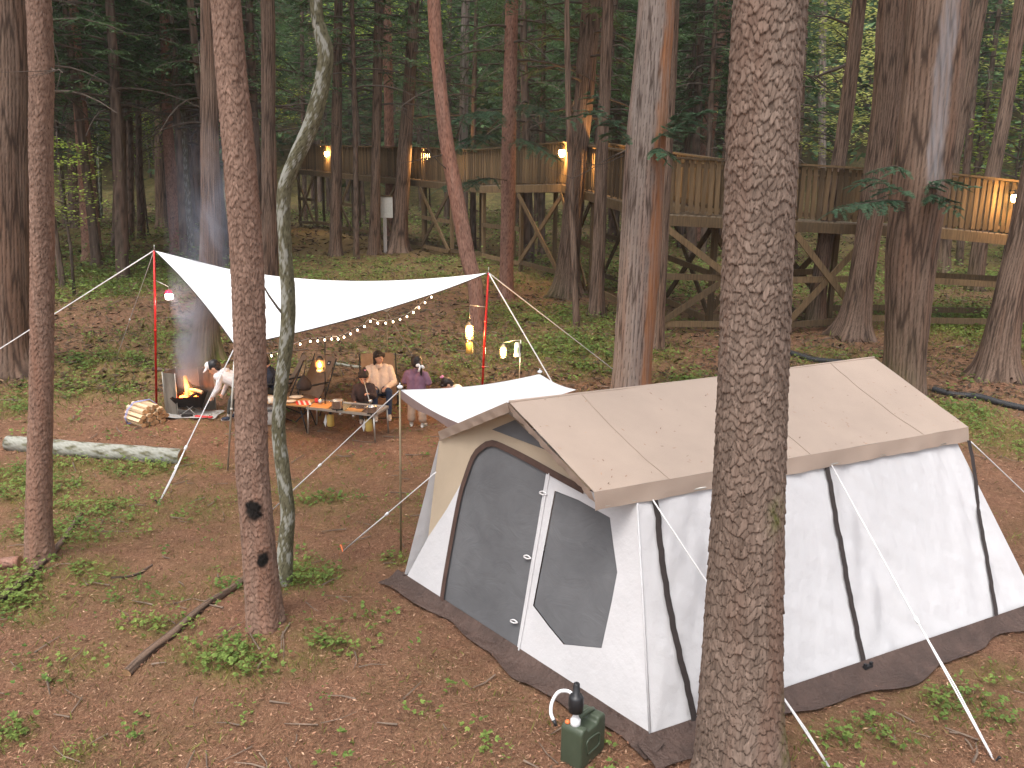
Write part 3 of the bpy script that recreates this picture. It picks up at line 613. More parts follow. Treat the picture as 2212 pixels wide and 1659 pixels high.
# --- the forest behind the camp; foot pixel decides the distance
T = [
 ('cedar_tree', 'massive brown cedar trunk at the left edge of the picture', [(18, 800, 104), (17, 700, 92), (12, 400, 86), (5, 0, 84)], 'cedar', .35),
 ('cedar_tree', 'dark cedar trunk half hidden behind the massive cedar at the left edge', [(50, 735, 40), (48, 400, 34), (44, 0, 32)], 'cedar', .3),
 ('pine_tree', 'dark trunk close left of the reddish trunk behind the left pine', [(168, 492, 34), (158, 300, 26), (147, 150, 20), (134, 0, 18)], 'far_bark', .2),
 ('pine_tree', 'reddish tall trunk right behind the straight left pine, above the mossy ground', [(200, 562, 42), (190, 420, 34), (175, 250, 28), (162, 100, 25), (154, 0, 25)], 'pine_red', .2),
 ('young_tree', 'very thin pale stem left of the three slim dark trunks', [(218, 475, 8), (213, 300, 7), (208, 150, 6), (205, 0, 6)], 'lichen', .1),
 ('young_tree', 'slim dark trunk, first of three close together in the left wood', [(255, 545, 13), (250, 400, 12), (241, 200, 11), (233, 0, 10)], 'far_bark', .2),
 ('young_tree', 'slim dark trunk, second of three close together in the left wood', [(281, 520, 16), (280, 300, 15), (270, 100, 13), (262, 0, 12)], 'far_bark', .2),
 ('young_tree', 'slim dark trunk, third of three close together in the left wood', [(305, 515, 17), (300, 300, 13), (297, 100, 12), (296, 0, 11)], 'far_bark', .2),
 ('cedar_tree', 'dark broad trunk just left of the bowed red pine behind the tarp pole', [(352, 490, 30), (346, 300, 22), (343, 0, 15)], 'cedar', .25),
 ('pine_tree', 'red pine trunk bowed at its foot behind the left tarp pole', [(388, 550, 38), (375, 440, 27), (364, 300, 21), (357, 100, 20), (355, 0, 20)], 'pine_red', .15),
 ('young_tree', 'slim mottled birch-like trunk right of the bowed red pine', [(412, 545, 17), (406, 420, 14), (397, 300, 13), (390, 200, 11), (372, 0, 10)], 'lichen', .1),
 ('cedar_tree', 'grey-brown cedar with a mossy flared foot behind the fire pit', [(445, 775, 62), (447, 690, 48), (455, 560, 46), (453, 300, 38), (451, 0, 33)], 'cedar', .5),
 ('cedar_tree', 'brown trunk behind the smoke between the leaning pine and the crooked tree', [(585, 690, 36), (583, 500, 33), (580, 250, 30), (578, 0, 29)], 'cedar', .2),
 ('young_tree', 'thin dark pole tree right of the crooked tree', [(660, 480, 10), (655, 300, 9), (652, 0, 8)], 'far_bark', .1),
 ('cedar_tree', 'upright trunk left of the reading post by the far walkway lamp', [(725, 552, 27), (726, 400, 24), (728, 200, 20), (731, 0, 18)], 'cedar', .3),
 ('young_tree', 'thin straight stem in front of the far end of the walkway', [(770, 560, 13), (768, 350, 11), (764, 150, 10), (760, 0, 9)], 'far_bark', .2),
 ('cedar_tree', 'grey-brown trunk left of the white notice board', [(808, 548, 26), (811, 400, 21), (815, 200, 20), (819, 0, 19)], 'cedar', .25),
 ('pine_tree', 'dark red trunk right behind the white notice board', [(846, 520, 22), (841, 300, 21), (838, 150, 20), (834, 0, 18)], 'pine_red', .2),
 ('cedar_tree', 'cedar with wide flared foot and lamp-lit edge left of the second walkway lamp', [(860, 545, 46), (866, 450, 33), (874, 330, 29), (884, 180, 26), (894, 0, 22)], 'cedar', .45),
 ('pine_tree', 'smooth red pine trunk leaning left behind the tarp', [(1034, 712, 32), (1027, 620, 31), (1010, 553, 32), (985, 420, 32), (964, 300, 31), (947, 150, 29), (937, 0, 27)], 'pine_red', .12),
 ('pine_tree', 'pale trunk far behind the leaning red pine', [(1000, 500, 22), (1001, 300, 20), (1004, 100, 18), (1006, 0, 17)], 'cedar_grey', .15),
 ('pine_tree', 'brown straight trunk between the leaning red pine and the third walkway lamp', [(1094, 645, 33), (1095, 553, 30), (1098, 400, 30), (1101, 200, 29), (1106, 0, 28)], 'pine_red', .15),
 ('young_tree', 'slim yellowish trunk directly beside the third walkway lamp', [(1247, 706, 14), (1240, 560, 13), (1233, 400, 12), (1227, 200, 12), (1225, 0, 11)], 'cedar', .2),
 ('cedar_tree', 'dark furrowed trunk leaning right, behind the third walkway lamp', [(1222, 640, 62), (1229, 553, 46), (1243, 400, 42), (1258, 250, 41), (1268, 120, 41), (1279, 0, 40)], 'cedar', .5),
 ('cedar_tree', 'greenish-grey trunk left of the big grey cedar', [(1288, 680, 34), (1293, 553, 27), (1298, 400, 26), (1306, 200, 25), (1314, 0, 24)], 'cedar', .3),
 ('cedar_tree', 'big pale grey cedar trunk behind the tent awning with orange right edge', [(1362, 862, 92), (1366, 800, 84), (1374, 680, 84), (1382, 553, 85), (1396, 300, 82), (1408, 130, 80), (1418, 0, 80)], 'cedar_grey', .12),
 ('cedar_tree', 'brown trunk tucked behind the right edge of the big grey cedar', [(1418, 752, 34), (1424, 650, 28), (1436, 400, 26), (1446, 200, 25), (1456, 0, 24)], 'cedar', .2),
 ('pine_tree', 'red trunk behind the near railing, left of the foreground pine', [(1500, 520, 34), (1522, 350, 30), (1538, 220, 28), (1558, 80, 27), (1568, 0, 27)], 'pine_red', .15),
 ('pine_tree', 'white-edged reddish trunk amid pale maple leaves right of the foreground pine', [(1775, 470, 17), (1776, 350, 17), (1776, 180, 16), (1778, 0, 15)], 'cedar_grey', .1),
 ('cedar_tree', 'leaning brown trunk in front of the railing right of the foreground pine', [(1760, 702, 42), (1772, 600, 33), (1790, 470, 31), (1812, 350, 30), (1836, 180, 30), (1857, 0, 29)], 'cedar', .3),
 ('cedar_tree', 'stout cedar with flared foot, left of the twin-stemmed cedar', [(1838, 725, 84), (1852, 660, 62), (1868, 553, 52), (1892, 400, 54), (1912, 250, 58), (1924, 120, 64), (1934, 0, 68)], 'cedar', .35),
 ('cedar_tree', 'largest cedar right of the tent with a grey bare streak', [(1950, 850, 88), (1955, 760, 86), (1968, 553, 106), (1990, 400, 112), (2010, 220, 116), (2028, 0, 120)], 'cedar', .12),
 ('cedar_tree', 'leaning dark trunk just right of the largest cedar', [(2030, 600, 40), (2040, 480, 34), (2062, 330, 30), (2090, 150, 32), (2116, 0, 34)], 'cedar', .25),
 ('cedar_tree', 'dark slanting trunk near the right edge behind the railing', [(2105, 625, 34), (2118, 520, 31), (2150, 350, 30), (2178, 200, 28), (2208, 0, 28)], 'cedar', .25),
 ('cedar_tree', 'broad cedar foot at the right edge leaning out of the picture', [(2152, 815, 92), (2166, 720, 70), (2186, 620, 62), (2214, 500, 58), (2262, 250, 52), (2310, 0, 50)], 'cedar', .4),
 ('pine_tree', 'slender trunk seen under the walkway near the right edge', [(2072, 575, 16), (2085, 400, 15), (2110, 100, 14), (2118, 0, 14)], 'far_bark', .2),
 ('young_tree', 'dark trunk half hidden behind the foreground pine at its right', [(1712, 560, 20), (1722, 350, 18), (1735, 100, 16), (1740, 0, 16)], 'far_bark', .2),
]
def cedar_moss(sd):
    def f(W, th, s): return np.exp(-np.maximum(s - .3, 0) / .5) * (.5 + .5 * np.cos(th - sd)) * (.65 + .5 * wob(th * 2, W[:, 2], 9, 3))
    return f
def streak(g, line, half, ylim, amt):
    # strip along the stem: bark gone, but painted lamp glow on the grey cedar
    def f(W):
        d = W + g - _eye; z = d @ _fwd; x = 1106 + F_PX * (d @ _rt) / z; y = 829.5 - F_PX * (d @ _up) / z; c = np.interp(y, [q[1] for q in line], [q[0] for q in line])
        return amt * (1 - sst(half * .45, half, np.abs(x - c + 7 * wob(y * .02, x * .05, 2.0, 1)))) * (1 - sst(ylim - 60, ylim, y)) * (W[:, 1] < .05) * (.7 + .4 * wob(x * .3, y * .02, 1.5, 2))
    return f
for i, (nm, lb, px, kd, fl) in enumerate(T):
    b = G(px[0][0], px[0][1]); near = DEP(b) < 24
    w = SIZE(px[0][2], DEP(b))
    mo = None
    if 'mossy' in lb: mo = cedar_moss(0.2)
    elif 'largest cedar' in lb: mo = cedar_moss(2.6)
    elif kd == 'lichen': mo = lich
    elif kd in ('cedar', 'far_bark') and i % 2: mo = (lambda W, th, s: .35 * np.exp(-np.maximum(s - .3, 0) / .6) * (.5 + .5 * np.cos(th - 2.5)))
    S_, st = (150, .03) if px[0][2] > 60 else ((84, .05) if px[0][2] > 25 else (36, .10))
    tree(nm, lb, 'tree', px, kd, 19 if near else 17, crown=None if near else CROWN_LOW[i % 4], flare=fl, sides=S_, step=st, seed=i * 5 + 2, moss=mo, bare=streak(b, [(2060, 0), (2045, 100), (2030, 220), (2015, 400)], 24, 430, .6) if 'largest cedar' in lb else (streak(b, [(1452, 0), (1432, 300), (1418, 553), (1400, 800)], 20, 900, .9) if 'orange right edge' in lb else None),  # orange edge strip: lamp glow put into the bark colour
         crown_z=None if near else (9.5 if px[0][0] > 1690 else 4.8) + (i * 37 % 10) * .25 + .04 * max(0, DEP(b) - 25))
# ------------------------------------------------------------------ the walkway's line first (trees keep off it)
WK = [(640, 366, 46.0), (1040, 402, 31.5), (1216, 398, 27.5), (1440, 464, 20.0), (1720, 478, 20.3), (2030, 493, 20.9), (2290, 519, 21.4), (2760, 566, 22.6)]
WPT = [AT(*w) for w in WK]
def wk_depth(px): return float(np.interp(px, [w[0] for w in WK], [w[2] for w in WK]))
# ------------------------------------------------------------------ unnamed trunks deep in the wood: shared meshes
def far_trunk(seed, r, h):
    rg = np.random.default_rng(seed); bend = rg.normal(0, .18, 2); n = 7; t = np.linspace(0, 1, n)
    P = np.stack([bend[0] * np.sin(t * 2.5), bend[1] * np.sin(t * 2.2), -.3 + h * t], -1); R = r * (1 - .75 * t)
    o, C = trunk('trunk', P, R, 'far_bark', None, 16, .25, .25, 5, seed, None, None, vis=h)
    me = o.data; bpy.data.objects.remove(o); return me
FT = [far_trunk(40 + i, (.11, .15, .19, .24)[i % 4], 16) for i in range(8)]
def place_far(n, ylo, yhi, label, group, lowc, sd, xlim=None):
    rg = np.random.default_rng(sd); k = 0; used = []
    while k < n:
        dep = ylo + (yhi - ylo) * rg.random() ** .8; px = rg.uniform(-350, 2560)
        if xlim and not (xlim[0] < px < xlim[1]): continue
        dmin = wk_depth(px) + 3.5 if px > 600 else 25
        if dep < dmin: continue
        if 1690 < px < 2330 and 27 < dep < 70 and rg.random() < .93: continue
        p = AT(px, 560, dep); x, y = p[0], p[1]
        if any((x - a) ** 2 + (y - b) ** 2 < 2.2 for a, b in used): continue
        used.append((x, y)); z = float(gz(x, y)); i = int(rg.integers(0, 8))
        t = thing('forest_tree', label, 'tree', (x, y, z), rg.uniform(0, 6.28), group); t.rotation_euler[0] = rg.normal(0, .025); t.rotation_euler[1] = rg.normal(.02, .025)
        o = add('trunk', FT[i], t); s = rg.uniform(.75, 1.25); o.scale = (s, s, 1)
        c = add('crown', CROWN_LOW[int(rg.integers(0, 4))], t, (0, 0, rg.uniform(*lowc))); q = rg.uniform(.9, 1.25); c.scale = (q, q, q * .95); c.rotation_euler = (0, 0, rg.uniform(0, 6.28)); k += 1
place_far(62, 25, 46, 'slender conifer standing in the dim wood behind the camp', 'slender conifers in the dim wood', (3.6, 6.5), 1)
place_far(85, 44, 78, 'thin distant conifer at the back of the forest', 'distant conifers at the back of the forest', (2.6, 6.0), 2)
# ------------------------------------------------------------------ broadleaf saplings that catch the light
def sapling(name, label, px, py, h, crown, scale, lowz, rz=0.0, foot=None, depth=None):
    b = G(px, py) if depth is None else AT(px, py, depth)
    if depth is not None: b[2] = float(gz(b[0], b[1]))
    t = thing(name, label, 'tree', b, rz); mb = MB(); mb.tube([(0, 0, -.2), (.05, .02, h * .3), (-.04, .05, h * .65), (.02, 0, h)], [.05, .042, .03, .012], 8)
    mb.build('trunk', M['limb'], t, True); c = add('crown', crown, t, (0, 0, lowz)); c.scale = scale; return t
sapling('maple_sapling', 'light green layered sapling between the left pine and the slim trunks', 160, 640, 4.6, CROWN_BROAD[0], (.85, .85, .75), 2.0)
sapling('maple_tree', 'yellow-green maple glowing behind the railing right of the foreground pine', 1790, 520, 12, CROWN_PALE[0], (1.25, 1.25, 1.2), 4.0, 1.0, depth=33)
sapling('maple_tree', 'pale yellow maple between the stout cedar and the foreground pine, further back', 1880, 520, 12, CROWN_PALE[1], (1.3, 1.3, 1.15), 4.6, 2.0, depth=40)
sapling('maple_tree', 'bright green maple at the right edge behind the sloping railing', 2170, 540, 11, CROWN_BROAD[1], (2.0, 2.0, 1.9), 3.0, .4, depth=36)
sapling('maple_tree', 'bright green maple low between the largest cedar and the slanting trunk', 2085, 540, 10, CROWN_BROAD[0], (1.7, 1.7, 1.5), 2.6, 3.4, depth=44)
sapling('maple_sapling', 'small bright leafy sapling beside the bowed red pine', 320, 500, 8, CROWN_BROAD[1], (.9, .9, 1.3), 3.2, 2.2, depth=40)
sapling('maple_sapling', 'lime-green sapling in a gap behind the thin crooked tree', 600, 520, 9, CROWN_BROAD[0], (1.0, 1.0, 1.1), 5.0, 4.1, depth=44)
sapling('maple_sapling', 'green leafy sapling between the slim dark trunks and the bowed red pine, further back', 265, 500, 9, CROWN_BROAD[0], (1.4, 1.4, 1.6), 3.0, 5.0, depth=46)
sapling('maple_sapling', 'yellow-green spray of leaves low behind the grey-brown cedar of the fire pit', 425, 500, 9, CROWN_BROAD[1], (1.2, 1.2, 1.3), 4.2, 1.7, depth=42)
sapling('maple_tree', 'light green tree behind the far end of the walkway near the top', 770, 500, 14, CROWN_BROAD[0], (2.0, 2.0, 2.2), 7.0, .8, depth=52)
sapling('maple_tree', 'light green tree high behind the leaning red pine', 930, 500, 14, CROWN_BROAD[1], (2.0, 2.0, 2.0), 8.0, 2.9, depth=48)
sapling('maple_tree', 'pale tree glimpsed at the top right corner behind the slanting trunk', 2180, 500, 15, CROWN_PALE[0], (1.8, 1.8, 1.6), 6.0, 4.4, depth=46)
# ------------------------------------------------------------------ far woodland mass on the hillside
def far_wood():
    rg = np.random.default_rng(5); Vs = []
    n = 62000; ang = rg.uniform(-.62, .62, n); d = rg.uniform(74, 120, n); x = d * np.sin(ang); y = d * np.cos(ang); tx = np.round(x / 4.0) * 4 + 1.2 * np.sin(np.round(y / 4) * 7); ty = np.round(y / 4) * 4
    hh = 14 + 4 * np.sin(np.round(x / 4) * 3.1 + np.round(y / 4) * 1.7); k = rg.random(n); r = 2.4 * (1 - k) ** .7 * np.sqrt(rg.random(n)); a = rg.random(n) * 6.28
    P = np.stack([tx + r * np.cos(a), ty + r * np.sin(a), gz(tx, ty) + 1.0 + hh * k], -1)
    D = nrm(np.stack([np.cos(a), np.sin(a), rg.uniform(-.7, .0, n)], -1)); Nn = nrm(np.stack([rg.normal(0, .4, n), rg.normal(0, .4, n), np.ones(n)], -1)); Nn = nrm(Nn - D * (Nn * D).sum(-1, keepdims=True))
    V = leaf_quads(P, D, Nn, rg.uniform(.7, 1.5, n), rg.uniform(.35, .7, n))
    tag(add('far_woodland', leaf_mesh('far_woodland', V, M['conifer'])), 'dark mass of distant conifers on the hillside behind', 'forest', None, 'stuff')
far_wood()
# ------------------------------------------------------------------ low shrubs under the wood
def shrubs():
    rg = np.random.default_rng(9); Vs = []
    for i in range(520):
        dep = rg.uniform(22, 62); px = rg.uniform(-150, 2360)
        if 640 < px < 1430 and dep < wk_depth(px) + 2: dep = wk_depth(px) + 2 + rg.uniform(0, 20)
        p = AT(px, 560, dep); z = float(gz(p[0], p[1])); m = 60; r = rg.uniform(.3, .9); B = np.stack([p[0] + rg.normal(0, r, m), p[1] + rg.normal(0, r, m), z + np.abs(rg.normal(0, .45 * r + .1, m))], -1)
        a = rg.random(m) * 6.28; D = nrm(np.stack([np.cos(a), np.sin(a), rg.uniform(-.4, .5, m)], -1)); Nn = nrm(np.stack([rg.normal(0, .4, m), rg.normal(0, .4, m), np.ones(m)], -1)); Nn = nrm(Nn - D * (Nn * D).sum(-1, keepdims=True))
        Vs.append(leaf_quads(B, D, Nn, rg.uniform(.08, .20, m), rg.uniform(.05, .10, m)))
    tag(add('undergrowth', leaf_mesh('undergrowth', np.concatenate(Vs), M['herb'])), 'low green undergrowth between the far trunks', 'undergrowth', None, 'stuff')
shrubs()
# ------------------------------------------------------------------ cypress sprays hanging in front of the trunks
def cypress_branch(path, parent, seed, spread=.55, nfr=16, leaf=.074, mat='cypress'):
    """path: world points of the twig (relative to parent); fan-like flat fronds along it"""
    nfr = int(nfr * 1.7); rg = np.random.default_rng(seed); path = np.asarray(path, float); C = catmull(path, 14); mb = MB(); mb.tube(C, np.linspace(.014, .003, 14), 5); Vs = []
    ax = nrm(C[-1] - C[0])
    for i in range(nfr):
        t = .25 + .75 * (i + rg.random()) / nfr; p = np.array([np.interp(t, np.linspace(0, 1, 14), C[:, c]) for c in range(3)]); sg = 1 if i % 2 else -1
        sd = nrm(np.cross(ax, [0, 0, 1])); d0 = nrm(ax * rg.uniform(.4, .9) + sd * sg * rg.uniform(.4, 1.0) + np.array([0, 0, rg.uniform(-.45, .05)])); L = spread * rg.uniform(.5, 1.0) * (1.15 - .5 * t)
        n = 13; q = np.linspace(.08, 1, n); B = p + d0 * (L * q)[:, None] + np.array([0, 0, -1]) * (.18 * L * q * q)[:, None]; up = nrm(np.array([rg.normal(0, .25), rg.normal(0, .25), 1.0])); s2 = nrm(np.cross(d0, up))
        mb.tube([p, B[-1]], [.003, .001], 3)
        for g in (-1, 1):
            for w in (.35, .8):
                D = nrm(d0[None] * (1 - .5 * w) + s2[None] * g * w + rg.normal(0, .08, (n, 3))); Nn = nrm(up[None] + rg.normal(0, .2, (n, 3))); Nn = nrm(Nn - D * (Nn * D).sum(-1, keepdims=True))
                Vs.append(leaf_quads(B, D, Nn, leaf * (1.7 - 1.0 * q) * rg.uniform(.8, 1.3, n) * L / .35, leaf * .34 * np.ones(n)))
    V = np.concatenate(Vs); v0 = np.concatenate(mb.v); n = len(V) // 4; qf = np.array([f for f in mb.f if len(f) == 4]); tf = [np.array([f]) for f in mb.f if len(f) != 4]
    f3 = [f for f in mb.f if len(f) == 3]; f5 = [f for f in mb.f if len(f) == 5]; fl = [np.vstack([qf, quads(n, len(v0))])]; mi = [0] * len(qf) + [1] * n
    if f3: fl.append(np.array(f3)); mi += [0] * len(f3)
    if f5: fl.append(np.array(f5)); mi += [0] * len(f5)
    me = mesh_np('leafy_branch', np.vstack([v0, V]), fl, [M['limb'], M[mat]], False, mi); attr(me, 'leaf', np.concatenate([np.full(len(v0), .5), np.repeat(rg.random(n), 4)]))
    return add('leafy_branch', me, parent)
def find_tree(word):
    for o in COL.objects:
        if o.get('label') and word in o['label']: return o
def sprays(word, rows):
    t = find_tree(word); g = np.array(t.location)
    for k, (pts, sp, nf) in enumerate(rows):
        dp = DEP(g + np.array([0, 0, 3.]))
        P = [AT(x, y, dp + dz) - g for x, y, dz in pts]; cypress_branch(P, t, 500 + k * 7 + int(g[0] * 10) % 50, sp, nf)
sprays('big pale grey cedar', [([(1372, 330, -.2), (1330, 262, -.9), (1280, 240, -1.3), (1232, 262, -1.6)], .42, 14), ([(1375, 330, -.2), (1330, 280, -.8), (1290, 215, -1.0), (1268, 205, -1.2)], .38, 10),
    ([(1405, 310, -.25), (1440, 285, -.8), (1480, 262, -1.2), (1520, 238, -1.4)], .5, 16), ([(1405, 300, -.25), (1450, 262, -.6), (1500, 215, -.9), (1525, 200, -.9)], .4, 10), ([(1398, 330, -.3), (1425, 320, -.8), (1445, 335, -1.1), (1440, 352, -1.2)], .35, 8)])
sprays('largest cedar', [([(1975, 440, -.3), (1920, 432, -1.0), (1860, 440, -1.5), (1800, 452, -1.8)], .5, 16), ([(1980, 430, -.3), (1930, 405, -.9), (1890, 385, -1.2), (1850, 400, -1.5)], .45, 12), ([(1985, 440, -.3), (2020, 420, -.9), (2050, 440, -1.1), (2072, 462, -1.2)], .4, 12), ([(1985, 420, -.3), (2010, 395, -.7), (2040, 390, -1.0), (2085, 405, -1.2)], .4, 10), ([(1970, 380, -.3), (1940, 360, -.8), (1910, 362, -1.1), (1880, 372, -1.2)], .35, 8)])
sprays('brown straight trunk between', [([(1098, 265, -.2), (1070, 240, -1.4), (1030, 245, -2.4), (985, 262, -3.0)], .8, 16), ([(1098, 250, -.2), (1130, 225, -1.2), (1165, 235, -2.0), (1200, 260, -2.4)], .8, 16), ([(1098, 300, -.2), (1060, 290, -1.4), (1020, 300, -2.2), (990, 320, -2.8)], .8, 14), ([(1098, 390, -.2), (1050, 385, -1.4), (1010, 395, -2.2), (960, 400, -2.8)], .7, 14), ([(1098, 290, -.2), (1130, 300, -1.2), (1170, 320, -2.0), (1200, 345, -2.4)], .7, 12)])
sprays('reddish tall trunk right behind', [([(190, 380, -.2), (170, 340, -1.0), (140, 320, -2.0), (115, 330, -2.6)], .6, 10)])
# bare dead branches, bowed, on trunks of the middle distance
def dead(word, rows):
    t = find_tree(word); g = np.array(t.location)
    for pts, r in rows:
        dp = DEP(g + np.array([0, 0, 3.])); P = catmull(np.array([AT(x, y, dp - .15 - .4 * k) - g for k, (x, y) in enumerate(pts)]), 12); mb = MB(); mb.tube(P, np.linspace(r, r * .25, 12), 5)
        rg = np.random.default_rng(int(abs(P[0][0]) * 100) + len(rows))
        for k in range(5):
            i = int(rg.integers(4, 11)); d = nrm(np.array([rg.normal(), rg.normal() * .4, rg.normal() * .7])); mb.tube([P[i], P[i] + d * rg.uniform(.2, .5)], [r * .35, r * .12], 4)
        mb.build('dead_branch', M['limb'], t, True)
dead('dark furrowed trunk', [([(1250, 85), (1200, 78), (1150, 88), (1120, 85)], .03), ([(1262, 150), (1200, 150), (1140, 142), (1118, 138)], .026), ([(1290, 120), (1310, 52), (1280, 28), (1240, 20)], .04)])
dead('smooth red pine', [([(975, 330), (930, 340), (880, 350), (862, 352)], .018), ([(955, 185), (915, 200), (880, 220), (850, 245)], .02), ([(980, 380), (930, 330), (900, 275), (860, 230)], .016), ([(950, 75), (900, 70), (850, 72), (830, 68)], .018), ([(985, 300), (1010, 230), (1060, 130), (1100, 60)], .014)])
dead('big pale grey cedar', [([(1352, 325), (1310, 345), (1265, 372), (1225, 390)], .014), ([(1350, 335), (1300, 355), (1262, 352), (1240, 345)], .010)])
dead('brown trunk behind the smoke', [([(590, 230), (625, 228), (655, 224), (690, 224)], .03), ([(590, 285), (630, 278), (655, 276), (675, 278)], .02)])
dead('leaning brown trunk in front', [([(1830, 140), (1790, 155), (1760, 165), (1735, 160)], .05), ([(1838, 55), (1800, 40), (1780, 35), (1750, 38)], .04)])
dead('straight reddish pine', [([(100, 140), (118, 152), (128, 150), (136, 158)], .012)])
# ------------------------------------------------------------------ timber walkway on stilts
def walkway():
    t = thing('timber_walkway', 'raised timber walkway on braced posts, lit by lamps, running behind the camp', 'walkway', (0, 0, 0))
    Fp = [np.array(p) for p in WPT]; n = len(Fp); Bk = []
    for i in range(n):
        d = (Fp[min(i + 1, n - 1)] - Fp[max(i - 1, 0)])[:2]; d = d / np.linalg.norm(d); nn = np.array([-d[1], d[0]])
        if nn[1] < 0: nn = -nn
        Bk.append(Fp[i] + np.array([nn[0], nn[1], 0]) * 1.6)
    RAIL = 1.30; pk = MB(); pk.box((0, 0, 0), (.105, .022, 1)); pme = pk.mesh('picket', M['old_wood'])
    pb = MB(); pb.box((0, 0, 0), (.12, .12, 1)); post_me = pb.mesh('post', M['old_wood'])
    def put(me, name, p0, p1, ang):
        o = add(name, me, t, (p0 + p1) / 2); o.scale = (1, 1, float(np.linalg.norm(p1 - p0))); o.rotation_euler = (0, 0, ang); return o
    rest = MB(); npk = 0
    rg = np.random.default_rng(3)
    for side, L in ((0, Fp), (1, Bk)):
        for i in range(n - 1):
            a, b = L[i], L[i + 1]; d = b - a; ln = np.linalg.norm(d); u = d / ln; ang = math.atan2(d[1], d[0]); nv = np.array([-u[1], u[0], 0]); nv = nv / np.linalg.norm(nv); out = nv if (nv[1] < 0) == (side == 0) else -nv
            far = i == 0
            mb = MB(); mb.bar(a + [0, 0, -.13] + out * .03, b + [0, 0, -.13] + out * .03, .06, .24); mb.build('fascia_beam', M['old_wood'], t)
            mb = MB(); mb.bar(a + [0, 0, RAIL + .02], b + [0, 0, RAIL + .02], .17, .045); mb.build('cap_rail', M['old_wood'], t)
            mb = MB(); mb.bar(a + [0, 0, RAIL - .14] - out * .035, b + [0, 0, RAIL - .14] - out * .035, .045, .09); mb.build('upper_rail', M['old_wood'], t)
            mb = MB(); mb.bar(a + [0, 0, .16] - out * .035, b + [0, 0, .16] - out * .035, .045, .09); mb.build('lower_rail', M['old_wood'], t)
            pitch = .155; m = int(ln / pitch)
            for k in range(m):
                c = a + u * (k + .5) * ln / m; p0 = c + [0, 0, .06 + rg.normal(0, .012)]; p1 = c + [0, 0, RAIL - .01 - abs(rg.normal(0, .012))]
                if (side == 0 and npk < 292 and not (far and k % 1)) or (side == 1 and i >= 3 and npk < 292):
                    put(pme, 'picket', p0, p1, ang + rg.normal(0, .03)).rotation_euler[1] = rg.normal(0, .014); npk += 1
                else: rest.box((p0 + p1) / 2, (.105, .022, np.linalg.norm(p1 - p0)), rotz(ang))
            ps = max(1, int(round(ln / 2.4)))
            prev = None
            for k in range(ps + (1 if i == n - 2 else 0)):
                c = a + u * k * ln / ps - out * .10; g = float(gz(c[0], c[1])); put(post_me, 'post', np.array([c[0], c[1], g - .3]), c + [0, 0, RAIL - .02], ang)
            if side == 0 or i >= 2:
                for k in range(ps):
                    q0 = a + u * k * ln / ps - out * .035; q1 = a + u * (k + 1) * ln / ps - out * .035; g0, g1 = float(gz(q0[0], q0[1])), float(gz(q1[0], q1[1])); h0, h1 = q0[2] - .3, q1[2] - .3
                    for fr in ((.10, .55) if k % 2 == 0 else (.12,)):
                        mb = MB(); mb.bar([q0[0], q0[1], g0 + (h0 - g0) * fr], [q1[0], q1[1], g1 + (h1 - g1) * fr], .05, .15); mb.build('girt', M['old_wood'], t)
                    if (k + i) % 2 == 0 or i == 3:
                        for sw in (0, 1):
                            z0, z1 = (g0 + .3, h1) if sw == 0 else (h0, g1 + .3); off = out * (.03 + .055 * sw)
                            mb = MB(); mb.bar(np.array([q0[0], q0[1], z0]) + off, np.array([q1[0], q1[1], z1]) + off, .045, .15); mb.build('cross_brace', M['old_wood'], t)
    if rest.v: tag(rest.build('far_pickets', M['old_wood'], t), None, None, None, 'stuff')
    for i in range(n - 1):
        mb = MB(); a, b, c, d = Fp[i], Fp[i + 1], Bk[i + 1], Bk[i]; m = int(np.linalg.norm(b - a) / .16)
        for k in range(m):
            p = a + (b - a) * (k + .5) / m; q = d + (c - d) * (k + .5) / m; mb.bar(p, q, .145, .04)
        tag(mb.build('deck_planks', M['deck_wood'], t), None, None, None, 'stuff')
    return Fp, Bk
WF, WB = walkway()
# ------------------------------------------------------------------ lamps on it
M['lamp_glow'] = glow('lamp_globe', (1.0, .62, .22), 30)
M['bulb_glow'] = glow('string_bulb', (1.0, .74, .48), 6)
def point(parent, loc, energy, col=(1.0, .55, .18), rad=.04, name='lamp_light'):
    l = bpy.data.lights.new(name, 'POINT'); l.energy = energy; l.color = col; l.shadow_soft_size = rad; o = bpy.data.objects.new(name, l); o.location = tuple(float(v) for v in loc); link(o, parent); return o
def walk_lamp(label, px, py, dep, energy=30, size=1.0):
    p = AT(px, py, dep); t = thing('railing_lamp', label, 'lamp', p, 0, 'warm lamps along the walkway railing'); s = size
    mb = MB(); mb.tube([(0, .30, .10), (0, .16, .17), (0, .05, .16), (0, 0, .10)], .010, 6); mb.box((0, .31, .10), (.09, .025, .16)); mb.build('bracket', M['black'], t, True)
    mb = MB(); mb.lathe([(.02, .10), (.05, .085), (.062, .06), (.058, .058)], (0, 0, 0), 14); mb.build('cap', M['black'], t, True)
    mb = MB(); mb.lathe([(.002, -.10 * s), (.04 * s, -.085 * s), (.066 * s, -.03 * s), (.06 * s, .03 * s), (.045 * s, .058)], (0, 0, 0), 16); g = mb.build('globe', M['lamp_glow'], t, True)
    point(t, (0, -.14, -.02), energy)
walk_lamp('warm lamp at the far left end of the walkway railing', 706, 331, 42.5, 150, 1.9)
walk_lamp('tiny lamp upper left of the far-left walkway lamp', 691, 318, 45.0, 25, 1.0)
walk_lamp('warm lamp beside the cedar with the wide flared foot', 922, 335, 35.0, 160, 1.8)
walk_lamp('brightest lamp, at the walkway corner beside the slim yellowish trunk', 1214, 328, 27.0, 180, 1.7)
walk_lamp('lamp mostly hidden behind the greenish-grey trunk', 1311, 340, 24.4, 110, 1.1)
